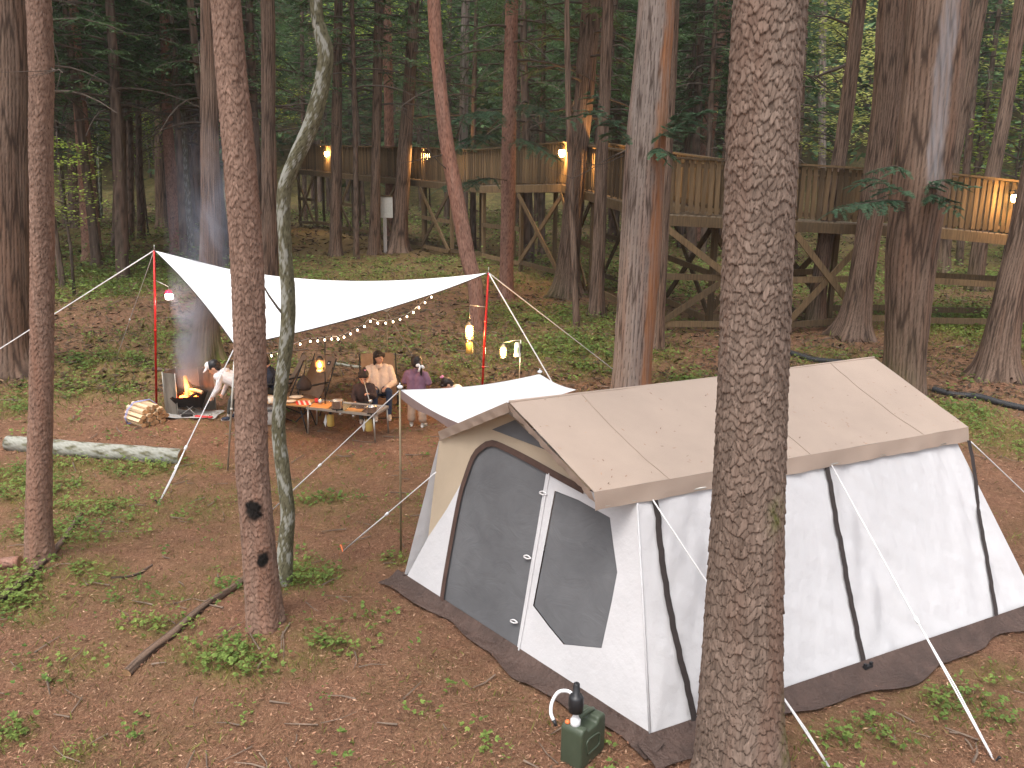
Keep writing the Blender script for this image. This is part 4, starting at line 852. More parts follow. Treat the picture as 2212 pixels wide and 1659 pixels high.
walk_lamp('warm lamp on the sloping railing at the right edge', 2192, 426, 20.7, 60, 1.3)
# white notice board on a post, left of the walkway
_g = G(833, 545); _t = thing('notice_board', 'white blank board on a pale post before the far walkway', 'sign', _g); _d = DEP(_g)
mb = MB(); _h = VY(836, 470, _g[1])[2] - _g[2]; mb.box((0, 0, _h / 2 - .1), (.14, .12, _h + .2)); mb.build('post', M['rope_dim'], _t)
mb = MB(); mb.box((.07, -.05, _h + .42), (.55, .06, .85)); mb.build('panel', M['grey_bag'], _t)
mb = MB(); mb.box((.07, -.05, _h + .88), (.62, .14, .05)); mb.build('top_cap', M['old_wood'], _t)
# ------------------------------------------------------------------ ropes, pegs, poles
def rope(name, label, a, b, r=.006, mat='rope', slider=None, peg=True, peg_mat='black', sag=.0, cat='rope', slmat='white_plastic', double=None):
    a = np.asarray(a, float); b = np.asarray(b, float); t = thing(name, label, cat, b); A = a - b
    n = 9; k = np.linspace(0, 1, n); P = A[None] * (1 - k)[:, None]; P[:, 2] -= sag * 4 * k * (1 - k)
    mb = MB(); mb.tube(P, r, 6); mb.build('cord', M[mat], t, True); d = nrm(A)
    if double:                                             # returned end of the cord between slider and peg
        o = nrm(np.cross(d, [0, 0, 1])) * r * 3.2; q = A * double; mb = MB(); mb.tube([q, q * .5 + o, d * .03 + o * .4], r * .9, 6); mb.build('return_cord', M[mat], t, True)
    if slider:
        for s in (slider if isinstance(slider, tuple) else (slider,)):
            c = A * s; mb = MB(); mb.tube([c - d * .03, c - d * .02, c + d * .02, c + d * .03], [r * 1.4, r * 2.4, r * 2.4, r * 1.4], 8); mb.build('slider', M[slmat], t, True)
    if peg:
        h = nrm(np.array([d[0], d[1], 0])); mb = MB(); mb.tube([np.array([0, 0, -.16]) - h * (-.06), -h * .035 + np.array([0, 0, .045])], .007, 6); mb.ell(-h * .04 + np.array([0, 0, .05]), (.012, .012, .010)); mb.build('peg', M[peg_mat], t, True)
    return t
# ------------------------------------------------------------------ lodge tent
def cloth_patch(P00, P10, P01, P11, nu, nv, disp=None):
    u = np.linspace(0, 1, nu)[:, None, None]; v = np.linspace(0, 1, nv)[None, :, None]
    P = (1 - u) * (1 - v) * P00 + u * (1 - v) * P10 + (1 - u) * v * P01 + u * v * P11
    if disp is not None:
        n = np.cross(np.gradient(P, axis=0), np.gradient(P, axis=1)); n = nrm(n); P = P + n * disp(u[..., 0] * np.ones((nu, nv)), v[..., 0] * np.ones((nu, nv)))[..., None]
    return P
def sheet(name, V, mat, parent, smooth=True, thick=0.0):
    a, b = V.shape[:2]; idx = np.arange(a * b).reshape(a, b); f = np.stack([idx[:-1, :-1], idx[:-1, 1:], idx[1:, 1:], idx[1:, :-1]], -1).reshape(-1, 4)
    return add(name, mesh_np(name, V.reshape(-1, 3), f, M[mat], smooth), parent)
class Plane3:
    def __init__(s, a, b, c):
        s.o = np.asarray(a, float); s.n = nrm(np.cross(np.asarray(b) - s.o, np.asarray(c) - s.o)); s.n = s.n if s.n @ (s.o - _eye) < 0 else -s.n
    def hit(s, px, py, off=0.0):
        d = ray(px, py); o = s.o + s.n * off; return _eye + d * (((o - _eye) @ s.n) / (d @ s.n))
def poly_inset(name, pts, mat, parent, nx=26):
    """flat polygon filled by a fan of fine triangles (cloth)"""
    pts = [np.asarray(p) for p in pts]; bm = bmesh.new(); vs = [bm.verts.new(p) for p in pts]; bm.faces.new(vs); bmesh.ops.triangulate(bm, faces=bm.faces[:])
    me = bpy.data.meshes.new(name); bm.to_mesh(me); bm.free(); me.materials.append(M[mat]); return add(name, me, parent)
def PXY(p):
    d = np.asarray(p) - _eye; z = d @ _fwd; return (1106 + F_PX * (d @ _rt) / z, 829.5 - F_PX * (d @ _up) / z)
TENT = {}
M['seam'] = simple('beige_seam', (.375, .29, .23), .85, .05, 5, bmp=0)
def tent():
    def at(px, py, ref): return AT(px, py, DEP(ref))
    RF = at(1100, 868, (-.02, 6.58, 2.05)); RB = at(1888, 772, (3.84, 8.84, 2.05)); ERF = at(1283, 1063, (.56, 5.59, 1.6)); ERB = at(2092, 923, (4.42, 7.84, 1.6)); ELF = at(950, 932, (-.6, 7.58, 1.6)); ELB = ELF + (RB - RF)
    A = G(1405, 1617); D = G(870, 1262); B2 = G(2155, 1345); A[2] += .03; D[2] += .03; B2[2] += .03; BB = G(2246, 1322); BB[2] += .03; a = nrm((RB - RF) * [1, 1, 0]); DB = D + (BB - A) * .98
    t = thing('lodge_tent', 'large white and beige lodge tent with a grey mesh door and dark straps', 'tent', (0, 0, 0)); TENT.update(RF=RF, RB=RB, ERF=ERF, ERB=ERB, ELF=ELF, ELB=ELB, A=A, D=D, BB=BB)
    Z = np.array([0, 0, 1.0])
    # roof slopes: ridge to eave, sagging a little between the frame poles
    def rsag(u, v): return .010 * np.exp(-(1 - v) / .12) * np.sin(u * 61 + 3 * np.sin(u * 17)) * (1 - v) * 4 - .034 * np.sin(PI * v) * np.abs(np.sin(PI * u * 2)) + .004 * wob(u * 5, v * 3, 5, 2) + .006 * np.sin(PI * v) * wob(u * 9, v * 1.5, 6, 4)
    for nm, (p0, p1, q0, q1), sg in (('roof', (RF, RB, ERF, ERB), 1), ('roof', (RF, RB, ELF, ELB), 1)):
        V = cloth_patch(p0, p1, q0, q1, 60, 26); nr = nrm(np.cross(p1 - p0, q0 - p0)); nr = nr if nr[2] > 0 else -nr
        u = np.linspace(0, 1, 60)[:, None] * np.ones((60, 26)); v = np.linspace(0, 1, 26)[None] * np.ones((60, 26)); V = V + nr * rsag(u, v)[..., None]; r = sheet(nm, V, 'canvas_beige', t)
        if q0 is ERF:
            for us in (.155, .5, .845):                                         # stitched seams
                i = us * 59; i0 = int(i); pl = V[i0] * (1 - i + i0) + V[i0 + 1] * (i - i0) + nr * .0035; mb = MB(); mb.tube(pl, .0035, 4, 0, False); mb.build('seam', M['seam'], r, True)
    mb = MB(); mb.tube(catmull(np.array([RF, (RF + RB) / 2 + Z * -.012, RB]), 30) + Z * .001, .012, 8); mb.build('ridge_hem', M['canvas_beige'], t, True)
    # hanging valances along the eaves and the front rake
    def val(p, q, drop, n=70, seed=1, inward=np.zeros(3)):
        u = np.linspace(0, 1, n)[:, None, None]; v = np.linspace(0, 1, 7)[None, :, None]; V = p + (q - p) * u - Z * drop * v + inward * v
        w = nrm(np.cross(q - p, Z)); V = V + w * (.007 * v * np.sin(u * 37 + seed + 2 * v) + .005 * v * np.sin(u * 91 + 3 * seed)); sheet('valance', V, 'canvas_beige', t)
    dr = np.array([0, 0, 0]); val(ERF, ERB, .135, 90, 1, nrm(ERF - ELF) * .02); val(ELF, ELB, .10, 60, 2, nrm(ELF - ERF) * .02)
    fo = -a * .02; val(RF + fo, ERF + fo, .085, 40, 3, a * .03); val(RF + fo, ELF + fo, .085, 40, 4, a * .03); val(RB, ERB, .09, 30, 5); val(RB, ELB, .09, 30, 6)
    # front gable wall
    ins = .26; Tp = RF + a * ins - Z * .03; ER1 = ERF + a * .12 - Z * .10 - nrm(ERF - ELF) * .03; EL1 = ELF + a * .12 - Z * .07 + nrm(ERF - ELF) * .03
    TRc = ERF + (ERB - ERF) * .092 - Z * .06 - nrm((ERF - ELF) * [1, 1, 0]) * .03; cpx = PXY(TRc); fp = Plane3(A, D, TRc); H = fp.hit
    seed = [0]
    def panel(name, pix, mat, off, n=18, wr=.004, par=t, raw=None):
        wr = 0.0
        """a cloth polygon on the gable plane, meshed as a fine grid clipped to the outline"""
        pts = [H(x, y) for x, y in pix] if raw is None else raw; bm = bmesh.new(); vs = [bm.verts.new(p) for p in pts]; f = bm.faces.new(vs); bmesh.ops.triangulate(bm, faces=[f])
        for k in range(0):
            lg = [e for e in bm.edges if e.calc_length() > .075]
            if not lg: break
            bmesh.ops.subdivide_edges(bm, edges=lg, cuts=1); bmesh.ops.triangulate(bm, faces=bm.faces[:])
        seed[0] += 1; n3 = fp.n
        for v in bm.verts:
            c = np.array(v.co); s = c @ nrm(D - A) ; z = c[2]; w = wr * float(wob(s * 2.2 + z * .6, z * 1.1, 6, seed[0])) + wr * .7 * float(wob(s + z * 1.2, z, 17, seed[0] + 4)); v.co = Vector(c + n3 * (off + w))
        me = bpy.data.meshes.new(name); bm.to_mesh(me); bm.free(); me.materials.append(M[mat]); me.polygons.foreach_set('use_smooth', [True] * len(me.polygons)); return add(name, me, par)
    # upper cream gable with an arched opening: pieces around the door
    Apx = (1405, 1617); Dpx = (870, 1262)
    L_out = [(950, 945), (942, 1010), (925, 1100), (905, 1180), (870, 1262)]
    door_l = [(952, 1310), (961, 1245), (975, 1160), (990, 1085), (1004, 1030), (1018, 990), (1036, 968), (1060, 958)]
    top_r = [(1060, 958), (1100, 974), (1150, 1000), (1200, 1028), (1262, 1062)]
    cream = panel('gable_panel', [(950, 940), (1098, 893), (1180, 962), (1283, 1056), (1262, 1062), (1200, 1028), (1150, 1000), (1100, 974), (1060, 958), (1036, 968), (1018, 990), (1004, 1030), (965, 1100), (925, 1160), (942, 1010)], 'canvas_cream', .0, wr=.003)
    panel('gable_panel', [(925, 1160), (965, 1100), (1004, 1030), (990, 1085), (975, 1160), (961, 1245), (952, 1310), (870, 1262)], 'canvas_white', .001, wr=.008)
    panel('vent_mesh', [(1064, 928), (1114, 907), (1186, 974)], 'net', .008, wr=.001)
    panel('door_mesh', door_l + [(1100, 974), (1150, 1000), (1181, 1018), (1172, 1072), (1160, 1145), (1146, 1225), (1132, 1310), (1115, 1413)], 'net', -.012, wr=.009)
    # door leaf with the window, turned out to the right of the mesh
    win = [(1199, 1060), (1250, 1080), (1318, 1118), (1326, 1180), (1334, 1236), (1322, 1300), (1300, 1400), (1218, 1392), (1185, 1352), (1152, 1308), (1165, 1240), (1182, 1150)]
    leaf_l = [(1181, 1018), (1172, 1072), (1160, 1145), (1146, 1225), (1132, 1310), (1115, 1413)]
    panel('front_panel', [(1181, 1018), (1262, 1058), (1330, 1074), (1318, 1118), (1250, 1080), (1199, 1060), (1182, 1150), (1165, 1240), (1152, 1308), (1115, 1413), (1132, 1310), (1146, 1225), (1160, 1145), (1172, 1072)], 'canvas_white', .003, wr=.003)
    panel('front_panel', [(1115, 1413), (1152, 1308), (1185, 1352), (1218, 1392), (1300, 1400), (1322, 1300), (1334, 1236), (1326, 1180), (1318, 1118), (1330, 1074), cpx, (1405, 1617)], 'canvas_white', .003, wr=.006)
    panel('window_mesh', win, 'net', -.012, wr=.006)
    # brown zip trims
    def strip(name, pix, w, mat, off, pl=fp, par=t):
        pts = catmull(np.array([pl.hit(x, y, off) for x, y in pix]), 40); T_, _, _ = frames(pts); sd = nrm(np.cross(T_, pl.n)); V = np.stack([pts - sd * w / 2, pts + pl.n * .003, pts + sd * w / 2], 1); return sheet(name, V, mat, par)
    strip('door_trim', [(952, 1312), (961, 1245), (990, 1085), (1006, 1028), (1022, 986), (1038, 968), (1062, 957), (1100, 972), (1150, 998), (1200, 1026), (1262, 1060)], .055, 'trim', .012)
    strip('zip_line', [(956, 1312), (1030, 1360), (1115, 1415)], .02, 'strap', .012)
    strip('leaf_edge', [(1186, 1022), (1177, 1072), (1165, 1145), (1151, 1225), (1137, 1310), (1119, 1411)], .018, 'canvas_white', .012)
    for (x, y) in ((1181, 1068), (1147, 1206), (1118, 1345)):                     # toggle loops
        c = H(x, y, .015); d = H(x - 16, y - 4, .02); mb = MB(); mb.tube(catmull(np.array([c, (c + d) / 2 + Z * .018, d, (c + d) / 2 - Z * .012, c]), 12), .006, 5); mb.build('toggle_loop', M['rope'], t, True)
    # long side wall: bottom edge to eave, bilinear, with folds running up from the pegged foot
    def fold(u, v):
        w = np.zeros_like(u)
        for us, s in ((.155, 1), (.58, 1.5), (.93, 1.0)):
            d = np.abs(u - us); w += s * .009 * np.exp(-(d / .10) ** 2) * np.sin((v * 9 + d * 42) * 2.0) * sst(0, .2, v) * (1 - .55 * v); w -= .03 * np.exp(-(d / .02) ** 2) * (1 - .5 * v)
        return w + .010 * np.sin(PI * v) * np.sin(PI * (u * 2.2 + .2)) + .007 * wob(u * 7 + v * 1.5, v * 2.5, 5, 3) + .006 * wob(u * 12 + v * 3, v * 4, 8, 5) + .0025 * wob(u * 25, v * 12 + u * 6, 9, 7)
    TR = ERF + a * .05 - Z * .11 - nrm(ERF - ELF) * .01; TRB = ERB - a * .12 - Z * .11 - nrm(ERF - ELF) * .04; H0 = TRc
    u = np.linspace(0, 1, 170)[:, None] * np.ones((170, 60)); v = np.linspace(0, 1, 60)[None] * np.ones((170, 60)); W = cloth_patch(A, BB, H0, TRB, 170, 60); nw = nrm(np.cross(BB - A, TR - A)); nw = nw if nw @ (A - _eye) < 0 else -nw
    edge = sst(0, .03, u) * sst(0, .03, 1 - u) * sst(0, .05, 1 - v); W = W + nw * (fold(u, v) * edge)[..., None]; sheet('side_wall', W, 'canvas_white', t)
    TENT['side'] = (W, nw); mb = MB(); mb.tube(np.array([A, (A + H0) / 2 + nw * .004, H0]), .009, 6); mb.build('corner_piping', M['canvas_white'], t, True)
    sp = Plane3(A, BB, (TR + TRB) / 2)
    def wall_pt(px, py, off=.012):
        d = ray(px, py); c = W.reshape(-1, 3) - _eye; k = (c @ _fwd); x = 1106 + F_PX * (c @ _rt) / k; y = 829.5 - F_PX * (c @ _up) / k; o = np.argsort((x - px) ** 2 + (y - py) ** 2)[:4]; dp = k[o].mean(); return AT(px, py, dp) + nw * off
    TENT['wall_pt'] = wall_pt
    for pix in ([(1411, 1076), (1418, 1110), (1424, 1180), (1440, 1290), (1462, 1400), (1484, 1490), (1502, 1582)], [(1783, 1004), (1795, 1070), (1806, 1140), (1815, 1180), (1828, 1260), (1842, 1330), (1856, 1400), (1868, 1452)], [(2090, 952), (2102, 1020), (2112, 1110), (2126, 1190), (2138, 1260), (2152, 1345)]):
        pts = catmull(np.array([wall_pt(x, y, .016) for x, y in pix]), 44); T_, _, _ = frames(pts); sd = nrm(np.cross(T_, nw)); kk = np.linspace(0, 1, 44)[:, None]; j = .003 * np.sin(kk * 47) + .002 * np.sin(kk * 91 + 2)
        sheet('strap', np.stack([pts - sd * .026 + sd * j, pts + nw * .004 + sd * j, pts + sd * .026 + sd * j], 1), 'strap', t)
    for (x, y) in ((1868, 1458),):                                                 # buckle clip at the foot of the middle strap
        c = wall_pt(x, y, .02); c[2] = max(c[2], .05); mb = MB(); R = rotz(math.atan2(nw[1], nw[0]) - PI / 2); mb.box(c, (.085, .03, .10), R); mb.box(c + Z * .055 + R @ np.array([.03, 0, 0]), (.02, .02, .03), R); mb.box(c + Z * .055 - R @ np.array([.035, 0, 0]), (.02, .02, .03), R); mb.box(c - Z * .05 + nw * .03, (.06, .05, .03), R); mb.build('buckle', M['black_plastic'], t)
    # left and back walls (mostly hidden)
    EL2 = H(950, 945)
    V = cloth_patch(D, DB, EL2, ELB - a * .12 - Z * .08, 60, 24); sheet('side_wall', V, 'canvas_white', t)
    V = cloth_patch(BB, DB, TRB, ELB - a * .12 - Z * .08, 40, 24); sheet('back_wall', V, 'canvas_white', t)
    V = np.stack([np.linspace(TRB, ELB - a * .12 - Z * .08, 20), np.linspace(ERB - a * .12, RB - a * .12 - Z * .02, 10).tolist() + np.linspace(RB - a * .12 - Z * .02, ELB - a * .12, 10).tolist()], 1); sheet('back_wall', V, 'canvas_cream', t)
    # brown skirt lying on the ground round the foot
    def skirt(p, q, width, seed, n=120):
        d = nrm((q - p) * [1, 1, 0]); o = np.array([d[1], -d[0], 0]); o = o if o @ (p - (A + DB) / 2) > 0 else -o; u = np.linspace(0, 1, n); m = 9; V = np.zeros((n, m, 3))
        for i in range(n):
            e = p + (q - p) * u[i]; ed = width * (1 + .28 * math.sin(u[i] * 11 + seed) + .15 * math.sin(u[i] * 31 + seed * 2))
            for j in range(m):
                k = j / (m - 1); c = e + o * (ed * k - .02 * (1 - k)) + d * .02 * math.sin(k * 3 + u[i] * 40) * k; g = float(gz(c[0], c[1])) + .022; z = e[2] + .075; c[2] = z * (1 - k) ** 2.2 + g * (1 - (1 - k) ** 2.2) + .030 * abs(math.sin(u[i] * 23 + k * 5 + seed + math.sin(u[i] * 9))) * k * (1 - .55 * k) + .014 * abs(math.sin(u[i] * 57 + k * 11 + seed)) * k * (1.2 - k)
                V[i, j] = c
        sheet('skirt', V, 'brown_fabric', t)
    A0, D0, B0, DB0 = [q + Z * .0 for q in (A, D, BB, DB)]
    fd = nrm((A - D) * [1, 1, 0]); sd_ = nrm((BB - A) * [1, 1, 0]); skirt(D0 - fd * .12, A0 + fd * .10, .15, 1, 200); skirt(A0 - sd_ * .12, B0, .22, 2, 220); skirt(D0, DB0, .2, 3, 50)
    floor = MB(); floor.raw([A + Z * .012, BB + Z * .012, DB + Z * .012, D + Z * .012], [(0, 1, 2, 3)]); floor.build('groundsheet', M['brown_fabric'], t)
    # frame poles inside
    for p, q in ((RF + a * .15 - Z * .05, RB - a * .15 - Z * .05), (ERF + a * .1 - Z * .12, ERB - a * .1 - Z * .12), (ELF + a * .1 - Z * .12, ELB - a * .1 - Z * .12)):
        mb = MB(); mb.tube([p - nrm(ERF - ELF) * 0, q], .012, 8); mb.build('frame_pole', M['alu'], t, True)
tent()
def roof_litter():
    rg = np.random.default_rng(31); n = 130; u = rg.random(n); v = rg.random(n) ** .8; T_ = TENT; P = (1 - u)[:, None] * ((1 - v)[:, None] * T_['RF'] + v[:, None] * T_['ERF']) + u[:, None] * ((1 - v)[:, None] * T_['RB'] + v[:, None] * T_['ERB'])
    nr = nrm(np.cross(T_['RB'] - T_['RF'], T_['ERF'] - T_['RF'])); nr = nr if nr[2] > 0 else -nr; a = rg.random(n) * 6.28; e1 = nrm(T_['RB'] - T_['RF']); e2 = np.cross(nr, e1); D = e1[None] * np.cos(a)[:, None] + e2[None] * np.sin(a)[:, None]
    V = leaf_quads(P + nr * .004, D, np.repeat(nr[None], n, 0), rg.uniform(.012, .045, n), rg.uniform(.003, .009, n)); tag(add('roof_litter', leaf_mesh('roof_litter', V, M['litter'])), 'a few dry needles fallen on the beige tent roof', 'leaf litter', None, 'stuff')
roof_litter()
# white rain awning raised from the tent's far long side on two poles
def awning():
    t = thing('tent_awning', 'flat white awning flap raised on poles beside the lodge tent', 'awning', (0, 0, 0))
    bl = G(866, 1202); P1 = VY(864, 842, bl[1]); S1 = TENT['ELF'] + (TENT['RF'] - TENT['ELF']) * .12 + np.array([0, 0, -.02]); S1 = AT(1000, 918, DEP(TENT['ELF']) + .12)
    dd = (TENT['ELB'] - TENT['ELF']) * .86; P2 = AT(1166, 808, DEP(P1) + 1.95); S2 = AT(1245, 842, DEP(S1) + 2.15)
    V = cloth_patch(P1, P2, S1, S2, 40, 24); u = np.linspace(0, 1, 40)[:, None]; v = np.linspace(0, 1, 24)[None]; V[..., 2] -= .05 * np.sin(PI * u) * (1 - v) + .03 * np.sin(PI * v) * np.ones_like(u)
    sheet('flap', V, 'tarp', t)
    e = V[0]; w = np.linspace(0, 1, 7)[None, :, None]; X = e[:, None, :] - np.array([0, 0, 1.0]) * w * (.080 + .015 * np.sin(np.linspace(0, 9, 24)))[:, None, None]; sheet('hem', X, 'brown_fabric' if False else 'hem_mauve', t)
    e = V[:, 0]; X = e[:, None, :] - np.array([0, 0, 1.0]) * np.linspace(0, .03, 4)[None, :, None]; sheet('hem', X, 'hem_mauve', t)
    for p, nm in ((P1, 0), (P2, 1)):
        g = float(gz(p[0], p[1])); mb = MB(); mb.tube([(p[0] - (p[0] - bl[0] if nm == 0 else 0), p[1], g - .05), (p[0], p[1], p[2] + .02)], .011, 8); q = mb.build('pole', M['brass_pole'], t, True)
        mb = MB(); mb.tube([(p[0], p[1], p[2] + .02), (p[0], p[1], p[2] + .07)], .005, 6); mb.ell((p[0], p[1], p[2] + .03), (.03, .03, .018)); mb.build('pole_tip', M['white_plastic'], q, True)
    return P1, P2
M['hem_mauve'] = simple('mauve_hem', (.235, .165, .150), .85, .08, 6, bmp=.1)
AW1, AW2 = awning()
rope('guy_rope', 'white guy rope from the awning corner down towards the crooked tree', AW1, G(585, 1105), .006, slider=.42, double=.42)
rope('guy_rope', 'white guy rope from the tent eave to an orange-tipped peg', AT(942, 1020, DEP(TENT['ELF']) - .1), G(742, 1190), .006, slider=.5, peg_mat='orange', double=.5)
rope('guy_rope', 'white guy rope passing behind the foreground pine at the tent side', TENT['wall_pt'](1405, 1080, .03), G(1800, 1672), .006, slider=.3, double=.3)
rope('guy_rope', 'long white guy rope from the middle strap down to the right foreground', TENT['wall_pt'](1791, 1006, .03), G(2146, 1642), .0065, slider=.42, double=.42)
rope('guy_rope', 'white guy rope from the rear tent corner leaving the picture at right', AT(2096, 953, DEP(TENT['ERB'])), G(2330, 1175), .006)
# olive water can with pump
def water_can():
    g = G(1258, 1632); ang = math.radians(-38); t = thing('water_can', 'olive green plastic water can with black pump beside the tent corner', 'water can', g, ang)
    w, d, h = .17, .30, .33
    # body profile swept: rounded slab with recessed shoulder and carrying handle
    bm = bmesh.new(); pr = [(-.15, 0.0), (.15, 0.0), (.15, .27), (.135, .295), (.06, .30), (.045, .262), (-.06, .262), (-.085, .30), (-.13, .30), (-.15, .27)]
    f = [bm.verts.new((-w / 2, y, z)) for y, z in pr]; k = [bm.verts.new((w / 2, y, z)) for y, z in pr]; bm.faces.new(f); bm.faces.new(k[::-1])
    for i in range(len(pr)): j = (i + 1) % len(pr); bm.faces.new((f[j], f[i], k[i], k[j]))
    bmesh.ops.recalc_face_normals(bm, faces=bm.faces[:]); bmesh.ops.bevel(bm, geom=bm.edges[:], offset=.018, segments=3, profile=.6, affect='EDGES')
    me = bpy.data.meshes.new('body'); bm.to_mesh(me); bm.free(); me.materials.append(M['olive']); me.polygons.foreach_set('use_smooth', [True] * len(me.polygons)); add('body', me, t)
    mb = MB(); mb.tube(catmull(np.array([(0, .115, .295), (0, .06, .318), (0, -.03, .322), (0, -.075, .300)]), 14), .019, 10); mb.build('handle', M['olive'], t, True)
    mb = MB()
    for sx in (-1, 1):
        ring = [(sx * (w / 2 + .001), y, z) for y, z in ((-.07, .09), (.06, .09), (.075, .12), (.06, .18), (-.07, .20), (-.085, .15), (-.07, .09))]; mb.tube(catmull(np.array(ring), 30), .008, 6)
    mb.build('side_rib', M['olive'], t, True)
    mb = MB(); mb.box((-w / 2 - .002, -.005, .145), (.006, .07, .06)); mb.build('side_badge', M['black_plastic'], t)
    mb = MB(); mb.lathe([(.030, .295), (.034, .30), (.034, .335), (.026, .345), (.018, .37), (.030, .395)], (0, -.1, 0), 18); mb.build('cap_collar', M['white_plastic'], t, True)
    mb = MB(); mb.lathe([(.030, .390), (.048, .40), (.052, .46), (.050, .50), (.042, .515), (.024, .518), (.022, .60), (.018, .605)], (0, -.1, 0), 20); mb.build('pump', M['black_plastic'], t, True)
    mb = MB(); mb.tube(catmull(np.array([(.0, -.075, .375), (-.05, -.03, .42), (-.11, -.02, .455), (-.175, -.05, .44), (-.20, -.09, .37), (-.185, -.12, .31), (-.155, -.13, .275)]), 30), .0125, 10); mb.build('hose', M['white_plastic'], t, True)
    mb = MB(); mb.tube([(-.155, -.13, .278), (-.13, -.135, .245)], [.014, .010], 8); mb.build('nozzle', M['black_plastic'], t, True)
    mb = MB(); mb.lathe([(.016, .298), (.018, .305), (.012, .318)], (-.05, -.12, 0), 12); mb.build('vent_plug', M['orange'], t, True)
water_can()
# ------------------------------------------------------------------ wing tarp
PA = G(338, 880); TA = VY(333, 541, PA[1]); PB = G(1039, 890); TB = VY(1055, 589, PB[1]); PC = G(492, 1016); TC = VY(508, 748, PC[1]); PD = G(836, 815); TD = VY(836, 674, PD[1])
def tarp():
    t = thing('wing_tarp', 'big white wing tarp stretched between two red poles', 'tarp', (0, 0, 0)); n = 44
    u = np.linspace(0, 1, n)
    ridge = TA[None] * (1 - u)[:, None] + TB[None] * u[:, None]; ridge[:, 2] -= .30 * 4 * u * (1 - u) * (1 - .25 * (u - .5))
    for C, nm in ((TC, 'panel'), (TD, 'panel')):
        # two edges A->C and C->B, hollow-cut, and rows between ridge and the edge polyline
        d = (u * 0); ku = .32 if C is TC else .6
        a1 = np.linspace(0, 1, int(n * ku) + 1); a2 = np.linspace(0, 1, n - int(n * ku)); mid = (TA + TB) / 2
        e1 = TA[None] + (C - TA)[None] * a1[:, None]; e1 = e1 + nrm((mid - (TA + C) / 2))[None] * (.06 * 4 * a1 * (1 - a1))[:, None]
        e2 = C[None] + (TB - C)[None] * a2[:, None]; e2 = e2 + nrm((mid - (TB + C) / 2))[None] * ((-.20 if C is TC else .16) * 4 * a2 * (1 - a2))[:, None]
        E_ = np.vstack([e1[:-1], e2]); E_ = np.stack([np.interp(np.linspace(0, 1, n), np.linspace(0, 1, len(E_)), E_[:, c]) for c in range(3)], -1) if len(E_) != n else E_
        v = np.linspace(0, 1, 30)[None, :, None]; V = ridge[:, None, :] * (1 - v) + E_[:, None, :] * v; V[..., 2] -= .05 * np.sin(PI * v[..., 0]) * np.sin(PI * u)[:, None]
        sheet(nm, V, 'tarp', t); mb = MB(); mb.tube(E_, .007, 5); mb.build('edge_tape', M['strap'], t, True)
    # small print-like motif on the cloth near the front
    return t
tarp()
def pole(name, label, foot, tip, r, mat, joints=()):
    t = thing(name, label, 'pole', foot); d = tip - foot; mb = MB(); mb.tube([-.04 * nrm(d), d], r, 10); mb.build('shaft', M[mat], t, True)
    for k in joints: mb = MB(); mb.tube([d * k - nrm(d) * .02, d * k + nrm(d) * .02], r * 1.25, 10); mb.build('joint_ring', M[mat], t, True)
    mb = MB(); mb.tube([d, d + nrm(d) * .09], .005, 6); mb.build('tip_pin', M['alu'], t, True); return t
pole('tarp_pole', 'dark red tarp pole at the left beside the fire pit', PA, TA, .019, 'red_pole', (.5,))
pole('tarp_pole', 'bright red tarp pole at the right holding the gas lantern', PB, TB, .019, 'red_pole', (.33, .66))
pole('tarp_pole', 'slim grey pole under the front corner of the tarp beside the leaning pine', PC, TC, .013, 'alu', (.5,))
pole('tarp_pole', 'thin pale pole at the back of the tarp behind the woman', PD, TD, .011, 'brass_pole')
def off_left(a, px, py, ext):
    """carry a rope on beyond the frame until it meets the ground"""
    return a
rope('guy_rope', 'white guy rope from the left red pole out over the left edge', TA, G(-170, 862), .010)
rope('guy_rope', 'thin grey guy rope slanting back from the left red pole', TA, G(250, 778), .006, 'rope_dim', slider=.42)
rope('guy_rope', 'doubled white guy rope pegged in front of the fire pit', TC, G(343, 1087), .0075, slider=(.34, .22), double=.34)
rope('guy_rope', 'thick white guy rope from the right red pole to behind the awning', TB, G(1262, 945), .010)
rope('guy_rope', 'thin pale guy rope from the right red pole to the big grey cedar', TB, G(1332, 804), .009, 'rope')
rope('guy_rope', 'thin pale guy rope running back from the rear tarp pole', TD, G(896, 778), .006, 'rope_dim')
# ------------------------------------------------------------------ string lights under the tarp edge
def string_lights():
    t = thing('string_lights', 'string of small glowing bulbs hanging along the front tarp edge', 'string lights', (0, 0, 0))
    pix = [(932, 640), (918, 652), (905, 663), (893, 673), (879, 682), (864, 688), (849, 693), (833, 696), (816, 696), (800, 692), (787, 703), (772, 711), (757, 719), (743, 726), (730, 730), (716, 730), (701, 732), (686, 734), (670, 735), (648, 741), (622, 752), (601, 762), (586, 766), (560, 768)]
    dep = lambda x: float(np.interp(x, [508, 1055], [DEP(TC), DEP(TB)])) - .02
    P = [AT(x, y - 4, dep(x)) for x, y in pix]; mb = MB(); mb.tube(catmull(np.array(P), 120), .0045, 5); mb.build('wire', M['rope_dim'], t, True)
    bl = MB(); bl.ell((0, 0, -.042), (.0135, .0135, .017), 10, 7); bme = bl.mesh('bulb', M['bulb_glow'], True); so = MB(); so.lathe([(.012, -.02), (.012, .005), (.004, .01)], (0, 0, 0), 8); sme = so.mesh('socket', M['black_plastic'], True)
    for p in P:
        b = add('bulb', bme, t, p); add('socket', sme, b)
    for i in (2, 8, 14, 20): point(t, P[i] + np.array([0, -.05, -.06]), 1.2, (1, .78, .5), .05, 'bulb_light')
string_lights()
